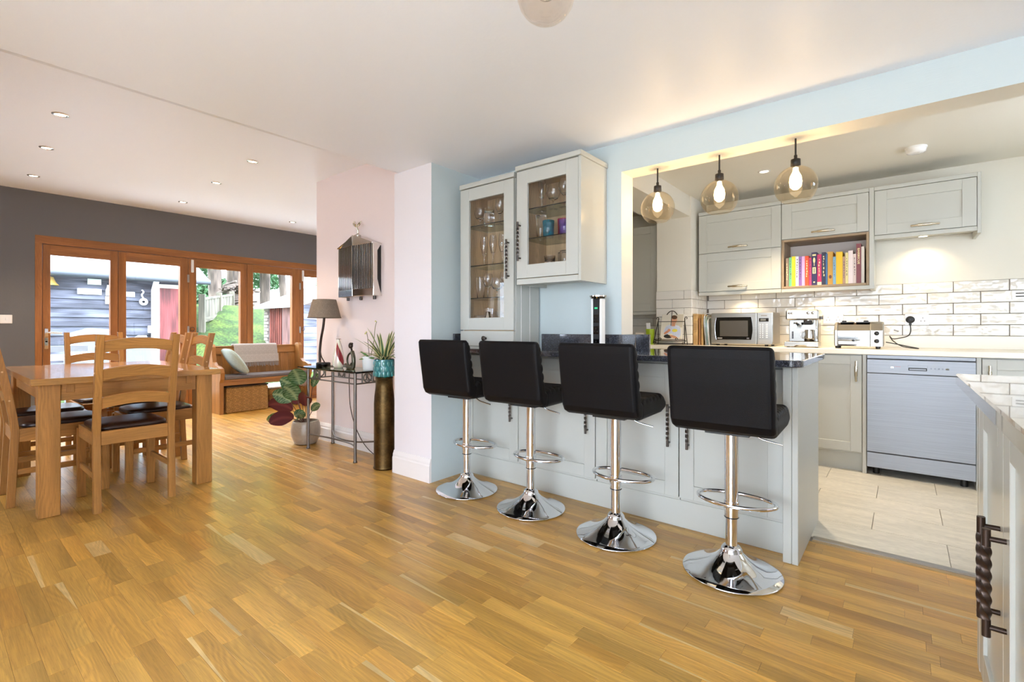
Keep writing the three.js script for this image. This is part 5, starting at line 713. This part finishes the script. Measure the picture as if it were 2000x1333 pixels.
{ // table lamp
  const t = thing('table_lamp', 'curved dark metal table lamp with taupe cone shade', 'lamp', [-4.085, TY, -2.31]);
  M('base', lathe([[0.001, 0], [0.062, 0], [0.062, 0.03], [0.055, 0.035], [0.001, 0.035]], 32), iron, t);
  const arm = (o, r) => tube([[-0.055 + o, 0.0, 0], [-0.06 + o * 1.4, 0.12, 0], [-0.04 + o * 1.8, 0.24, 0], [0.0 + o, 0.36, 0], [0.02, 0.46, 0]], r, 50, 10); M('stem', arm(0, 0.011), darkIron, t); M('side_stem', tube([[0.03, 0.03, 0], [-0.03, 0.1, 0.005], [-0.03, 0.22, 0.008], [0.01, 0.36, 0.005], [0.02, 0.45, 0]], 0.005, 50, 8), darkIron, t); M('lamp_holder', cyl(0.016, 0.016, 0.44, 0.5, 0.02, 0, 18), iron, t);
  const sh = mat(srgb(150, 134, 116), 0.9, { map: weaveTex, side: THREE.DoubleSide }); M('shade', lathe([[0.143, 0.44], [0.101, 0.605], [0.099, 0.605], [0.14, 0.44], [0.143, 0.44]], 56).translate(0.02, 0, 0), sh, t); M('shade_trim', [new THREE.TorusGeometry(0.143, 0.003, 8, 56).rotateX(Math.PI / 2).translate(0.02, 0.44, 0)], mat(srgb(116, 102, 88), 0.9), t); M('shade_ring', [bar([-0.08, 0.6, 0], [0.12, 0.6, 0], 0.002), bar([0.02, 0.6, -0.1], [0.02, 0.6, 0.1], 0.002), bar([0.02, 0.5, 0], [0.02, 0.6, 0], 0.004)], iron, t);
  tag(M('lamp_cord', tube([[-4.018, 0.7415, -2.31], [-3.96, 0.7415, -2.4], [-3.93, 0.735, -2.466], [-3.92, 0.6, -2.468], [-3.88, 0.35, -2.46], [-3.7, 0.12, -2.44], [-3.45, 0.012, -2.42], [-3.2, 0.012, -2.43], [-3.0, 0.02, -2.44], [-2.99, 0.1, -2.46]], 0.0035, 120, 6), darkIron), 'thin dark lamp cord trailing behind the console', 'cord');
}
{ // art glass vase
  const t = thing('glass_vase', 'cream bottle vase with red and black swirls', 'vase', [-3.815, TY, -2.30]); const pr = [[0.001, 0], [0.036, 0], [0.046, 0.02], [0.05, 0.06], [0.045, 0.11], [0.034, 0.165], [0.022, 0.215], [0.018, 0.24], [0.02, 0.252], [0.017, 0.252]];
  const sw = tex(128, 256, 1, 1, (u, v) => { const s = (u + v * 0.55) % 1, y = v; const red = Math.abs(s - 0.52) < 0.085 * Math.sin(Math.min(1, Math.max(0, (y - 0.2) / 0.5)) * 3.1416), blk = Math.abs(s - 0.74) < 0.016 && y > 0.3; return red ? [0.56, 0.09, 0.12] : blk ? [0.12, 0.1, 0.08] : [0.93, 0.88 + 0.03 * Math.sin(u * 30), 0.80]; });
  const g = lathe(pr, 48); M('body', flat(g), mat(new THREE.Color(1, 1, 1), 0.08, { map: sw, clearcoat: 1 }), t, { raw: true }).rotation.y = -0.5; M('lip', new THREE.TorusGeometry(0.0185, 0.002, 8, 32).rotateX(Math.PI / 2).translate(0, 0.252, 0), mat(srgb(110, 70, 40), 0.2), t);
}
{ // bronze figurine
  const t = thing('figurine', 'abstract seated bronze figurine with looped arms', 'sculpture', [-3.62, TY, -2.30]), br = mat(srgb(92, 88, 74), 0.28, { metalness: 0.85 });
  M('base', lathe([[0.001, 0.0], [0.035, 0], [0.04, 0.012], [0.03, 0.02], [0.001, 0.022]], 28).scale(1.25, 1, 0.8).translate(-0.01, 0, 0), br, t);
  M('torso', tube([[0.03, 0.012, 0], [0.036, 0.06, 0], [0.03, 0.11, 0], [0.012, 0.15, 0]], 0.017, 30, 12).clone(), br, t); M('arms', tube([[0.015, 0.145, 0.008], [-0.025, 0.115, 0.012], [-0.04, 0.07, 0.012], [-0.028, 0.035, 0.01], [0.0, 0.03, 0.01], [0.02, 0.05, 0.01]], 0.008, 40, 8), br, t); M('folded_leg', tube([[0.03, 0.018, 0.01], [-0.02, 0.022, 0.02], [-0.07, 0.026, 0.012], [-0.085, 0.034, 0.0]], 0.013, 30, 8), br, t);
  M('head', [new THREE.SphereGeometry(0.024, 20, 14).scale(0.85, 1.1, 0.8).translate(-0.008, 0.198, 0), bar([0.012, 0.145, 0], [-0.002, 0.185, 0], 0.008), new THREE.SphereGeometry(0.01, 12, 8).translate(0.012, 0.214, 0)], mat(srgb(58, 48, 42), 0.35, { metalness: 0.7 }), t);
}
// a curved leaf blade: cols across, colour by (u along, v across in -1..1)
function leaf(base, az, el, bend, L, w, shape, colour, n = 12, fold = 0.25, face = 0) {
  const pos = [], col = [], idx = [], m = 6; let p = V(...base), e = el; const dir = (a) => V(Math.cos(az) * Math.cos(a), Math.sin(a), Math.sin(az) * Math.cos(a)), side = V(-Math.sin(az), 0, Math.cos(az));
  for (let i = 0; i <= n; i++) { const u = i / n, d = dir(e), up0 = side.clone().cross(d).negate(), t = V(0.8, 0.2, 0.55), ro = face * Math.atan2(-side.dot(t), up0.dot(t)), up = up0.clone().multiplyScalar(Math.cos(ro)).addScaledVector(side, -Math.sin(ro)), sd = side.clone().multiplyScalar(Math.cos(ro)).addScaledVector(up0, Math.sin(ro)), ww = w * shape(u); for (let j = 0; j <= m; j++) { const v = j / m * 2 - 1, q = p.clone().addScaledVector(sd, v * ww).addScaledVector(up, Math.abs(v) * ww * fold); pos.push(q.x, q.y, q.z); col.push(...colour(u, v)); } p = p.clone().addScaledVector(d, L / n); e -= bend / n; }
  for (let i = 0; i < n; i++) for (let j = 0; j < m; j++) { const a = i * (m + 1) + j; idx.push(a, a + 1, a + m + 2, a, a + m + 2, a + m + 1); }
  const g = new THREE.BufferGeometry(); g.setAttribute('position', new THREE.Float32BufferAttribute(pos, 3)); g.setAttribute('color', new THREE.Float32BufferAttribute(col, 3)); g.setIndex(idx); g.computeVertexNormals(); return g;
}
const leafMat = mat(new THREE.Color(1, 1, 1), 0.55, { vertexColors: true, side: THREE.DoubleSide });
const strap = (u) => Math.pow(Math.min(1, u * 4 + 0.45), 0.7) * Math.pow(Math.max(0, 1 - u), 0.55), oval = (u) => Math.sqrt(Math.max(0, Math.sin(Math.PI * Math.min(1, u * 0.98 + 0.01))));
{ // orchid in a white pot
  const t = thing('orchid', 'small orchid in a white pot on the console', 'plant', [-3.465, TY, -2.375]), gr = () => [0.06, 0.20, 0.03];
  M('pot', lathe([[0.001, 0], [0.056, 0], [0.062, 0.11], [0.059, 0.11], [0.055, 0.095], [0.001, 0.095]], 36), whitePorcelain, t); M('soil', cyl(0.056, 0.056, 0.09, 0.097, 0, 0, 24), mat(srgb(80, 60, 44), 0.9), t);
  [[2.6, 1.0, 0.9, 0.10, 0.03], [3.6, 0.1, 0.6, 0.12, 0.022], [2.0, 0.2, 0.7, 0.09, 0.034], [0.4, 0.4, 0.9, 0.12, 0.025]].forEach(([a, e, b, L, w]) => M('leaf', leaf([0, 0.096, 0], a, e, b, L, w, oval, gr), leafMat, t, { raw: true }));
  M('stem', tube([[0, 0.095, 0], [-0.02, 0.19, 0], [-0.03, 0.27, 0], [-0.045, 0.31, 0.0]], 0.0025, 24, 6), mat(srgb(90, 80, 50), 0.6), t); M('stem', tube([[0.01, 0.095, 0], [0.03, 0.24, -0.02], [0.05, 0.36, -0.02], [0.07, 0.40, -0.02]], 0.0025, 24, 6), mat(srgb(110, 110, 60), 0.6), t);
  for (const [x, y] of [[-0.055, 0.312], [-0.07, 0.3], [0.075, 0.402]]) M('bud', new THREE.SphereGeometry(0.007, 10, 8).translate(x, y, -0.005), mat(srgb(214, 206, 130), 0.5), t);
}
{ // brass shell case carrying a variegated plant
  const t = thing('shell_case', 'tall aged brass shell case standing as a plinth', 'plinth', [-3.12, 0, -2.27]), brass = mat(srgb(118, 94, 56), 0.42, { metalness: 0.85, map: brassTex });
  M('case', lathe([[0.001, 0.001], [0.082, 0.001], [0.084, 0.012], [0.078, 0.018], [0.0785, 0.1], [0.078, 0.5], [0.074, 0.56], [0.066, 0.63], [0.065, 0.7], [0.001, 0.7]], 56), brass, t, grainY); M('rim', lathe([[0.065, 0.694], [0.068, 0.697], [0.065, 0.703], [0.05, 0.703]], 48), brass, t);
  const p = thing('potted_plant', 'variegated strap-leaf plant in a teal relief pot', 'plant', [-3.12, 0.7035, -2.27]), teal = mat(srgb(34, 112, 116), 0.16, { clearcoat: 1 });
  M('pot', lathe([[0.001, 0], [0.066, 0], [0.078, 0.015], [0.082, 0.06], [0.08, 0.125], [0.082, 0.138], [0.077, 0.14], [0.074, 0.125], [0.001, 0.122]], 48), teal, p);
  const pet = []; for (let r = 0; r < 3; r++) for (let k = 0; k < 14; k++) { const a = (k + (r % 2) * 0.5) / 14 * 6.2832; pet.push(new THREE.SphereGeometry(0.018, 10, 8).scale(0.75, 1.35, 0.35).translate(0, 0.03 + r * 0.038, 0.078).rotateY(a)); } const rel = M('relief', pet, mat(srgb(48, 130, 130), 0.16, { clearcoat: 1 }), p); rel.userData.label = 'overlapping petal relief';
  const vc = (u, v) => Math.abs(v) > 0.62 ? [0.62, 0.58, 0.27] : [0.035 + 0.02 * Math.abs(v), 0.10 + 0.03 * Math.abs(v), 0.035];
  for (let k = 0; k < 24; k++) { const ring = k < 8 ? 0 : k < 16 ? 1 : 2, a = k * 2.4 + rr(-0.2, 0.2), el = [1.35, 1.0, 0.7][ring] + rr(-0.08, 0.08), L = [0.27, 0.27, 0.24][ring] * rr(0.85, 1.1); M('leaf', leaf([Math.cos(a) * 0.012, 0.125, Math.sin(a) * 0.012], a, el, [0.15, 0.4, 1.0][ring] + rr(0, 0.3), L, 0.021, strap, vc), leafMat, p, { raw: true }); }
}
{ // prayer plant on the floor
  const t = thing('potted_plant', 'dark-leaved prayer plant in a round taupe pot on the floor', 'plant', [-4.36, 0, -2.29]);
  M('pot', lathe([[0.001, 0], [0.085, 0], [0.1, 0.012], [0.128, 0.08], [0.132, 0.13], [0.122, 0.19], [0.112, 0.214], [0.106, 0.216], [0.106, 0.205], [0.118, 0.16], [0.001, 0.16]], 48), mat(srgb(176, 162, 146), 0.3, { map: stoneTex }), t); M('soil', cyl(0.112, 0.112, 0.17, 0.186, 0, 0, 28), mat(srgb(60, 42, 30), 0.9), t);
  const green = (u, v) => { const st = Math.sin((u * 7 - Math.abs(v) * 1.6) * 6.2832); return Math.abs(v) < 0.08 ? [0.35, 0.42, 0.2] : Math.abs(v) > 0.86 ? [0.07, 0.17, 0.05] : st > 0.1 ? [0.22, 0.32, 0.16] : [0.03, 0.10, 0.03]; }, maroon = (u, v) => Math.abs(v) < 0.07 ? [0.20, 0.04, 0.04] : [0.11, 0.016, 0.022];
  const lf = [[2.75, 0.25, 0.1, 0.20, 0.24, 0.05, green], [2.55, 0.85, 0.6, 0.17, 0.25, 0.07, maroon], [2.1, 1.1, 0.5, 0.24, 0.18, 0.07, green], [1.6, 0.6, 0.6, 0.12, 0.22, 0.07, maroon], [1.2, 1.2, 0.2, 0.26, 0.22, 0.075, green], [0.9, 1.3, 0.1, 0.40, 0.2, 0.08, green], [0.5, 1.05, 0.2, 0.22, 0.26, 0.06, maroon], [0.15, 0.8, 0.1, 0.2, 0.22, 0.035, green], [0.05, 1.25, 0.1, 0.38, 0.18, 0.035, green], [3.0, 1.15, 0.3, 0.2, 0.2, 0.06, maroon], [1.9, 1.35, 0.3, 0.3, 0.2, 0.07, green], [0.8, 0.8, 0.3, 0.1, 0.22, 0.05, green]];
  lf.forEach(([a, e, b, s, L, w, c]) => { const d = [Math.cos(a) * Math.cos(e), Math.sin(e), Math.sin(a) * Math.cos(e)], p0 = [Math.cos(a) * 0.02, 0.18, Math.sin(a) * 0.02], p1 = d.map((v, k) => p0[k] + v * s); M('stalk', tube([p0, p0.map((v, k) => (v + p1[k]) / 2 + (k === 1 ? 0.01 : 0)), p1], 0.003, 12, 6), mat(srgb(96, 60, 48), 0.6), t); M('leaf', leaf(p1, a, e - 0.15, b + 0.5, L, w, oval, c, 18, 0.12, 0.8), leafMat, t, { raw: true }); });
}
{ // leafy plant just outside the left edge
  const t = thing('potted_plant', 'green plant whose leaf tip enters at the left edge', 'plant', [-5.75, 0, -0.02]), g = (u, v) => Math.abs(v) < 0.1 ? [0.2, 0.4, 0.1] : [0.06, 0.24, 0.04];
  M('pot', lathe([[0.001, 0], [0.09, 0], [0.12, 0.2], [0.11, 0.2], [0.1, 0.18], [0.001, 0.18]], 32), whitePorcelain, t); for (let k = 0; k < 9; k++) M('leaf', leaf([0, 0.19, 0], k === 0 ? -1.6 : -1.6 + k * 0.7, k === 0 ? 0.95 : 1.1, k === 0 ? 2.0 : 1.4, k === 0 ? 0.55 : 0.4, 0.026, strap, g), leafMat, t, { raw: true });
}
{ // car radiator grille hung on the pink wall
  const t = thing('radiator_grille', 'polished vintage car radiator grille with winged mascot on the pink wall', 'wall art', [-3.705, 1.36, -2.48]), W2 = 0.265, zf = 0.118, ang = 0.11;
  const shell = [[-W2, 0], [W2, 0], [W2, 0.44], [0, 0.53], [-W2, 0.44]]; M('back_plate', extr([[-W2 + 0.012, 0.01], [W2 - 0.012, 0.01], [W2 - 0.012, 0.43], [0, 0.515], [-W2 + 0.012, 0.43]], 0.06, 0.002, 1), black, t);
  const side = [[0, 0], [0.085, 0], [0.085, 0.44], [0.012, 0.44], [0.02, 0.42], [0.045, 0.38], [0.045, 0.14], [0.02, 0.05]]; for (const s of [-1, 1]) M('side_shell', extr(side, 0.012, 0.002, 1).rotateY(-Math.PI / 2).translate(s > 0 ? W2 : -W2 + 0.012, 0, 0), polished, t);
  M('roof_shell', [B(0, W2 / Math.cos(0.327), -0.006, 0.004, 0, 0.1, 0.001).rotateZ(-0.327).translate(0, 0.53, 0), B(-W2 / Math.cos(0.327), 0, -0.006, 0.004, 0, 0.1, 0.001).rotateZ(0.327).translate(0, 0.53, 0)], polished, t);
  for (const s of [-1, 1]) { const f = (g) => g.rotateY(s * ang).translate(0, 0, zf), w = W2 / Math.cos(ang);
    M('header', f(extr(s > 0 ? [[0, 0.44], [w, 0.44], [0, 0.53]] : [[0, 0.44], [0, 0.53], [-w, 0.44]], 0.012, 0.001, 1).translate(0, 0, -0.012)), polished, t); M('lower_band', f(B(0, s * w, 0.0, 0.06, -0.012, 0, 0.002)), polished, t); M('edge_strip', f(B(s * (w - 0.012), s * w, 0.06, 0.44, -0.02, 0, 0.002)), polished, t);
    for (let k = 0; k < 11; k++) { const x = (0.012 + (k + 0.5) * (w - 0.026) / 11) * s; M('vane', f(B(x - 0.003, x + 0.003, 0.06, 0.44, -0.0055, -0.002, 0.0012)), polished, t); } }
  M('centre_strip', B(-0.004, 0.004, 0.0, 0.53, zf - 0.01, zf + 0.002, 0.001), polished, t); for (const x of [-0.2, 0, 0.2]) M('bracket', B(x - 0.012, x + 0.012, -0.03, 0.0, 0.02, 0.04, 0.003), pewter, t);
  const m = new THREE.Group(); m.name = 'mascot'; m.position.set(0, 0.53, 0.06); t.add(m); M('cap', lathe([[0.001, -0.006], [0.026, -0.006], [0.026, 0.008], [0.015, 0.016], [0.008, 0.022], [0.001, 0.023]], 24), polished, m);
  M('figure', [tube([[0, 0.02, 0], [0.004, 0.05, 0.004], [-0.004, 0.075, 0.012], [0.0, 0.1, 0.024]], 0.0075, 24, 8), new THREE.SphereGeometry(0.009, 12, 10).translate(0, 0.115, 0.034)], nickel, m); for (const s of [-1, 1]) M('wing', extr([[0, 0.078], [s * 0.012, 0.102], [s * 0.045, 0.118], [s * 0.066, 0.122], [s * 0.058, 0.1], [s * 0.03, 0.082]], 0.006, 0.001, 1).translate(0, 0, 0.006), nickel, m);
}
{ const t = thing('light_switch', 'white light switch on the dark wall at the left edge', 'switch', [XW, 1.175, -0.555]); M('plate', B(0, 0.009, -0.044, 0.044, -0.044, 0.044, 0.003), whitePorcelain, t); M('rocker', B(0.008, 0.013, -0.012, 0.012, -0.007, 0.007, 0.002), whitePorcelain, t); }

renderer.render(scene, camera);
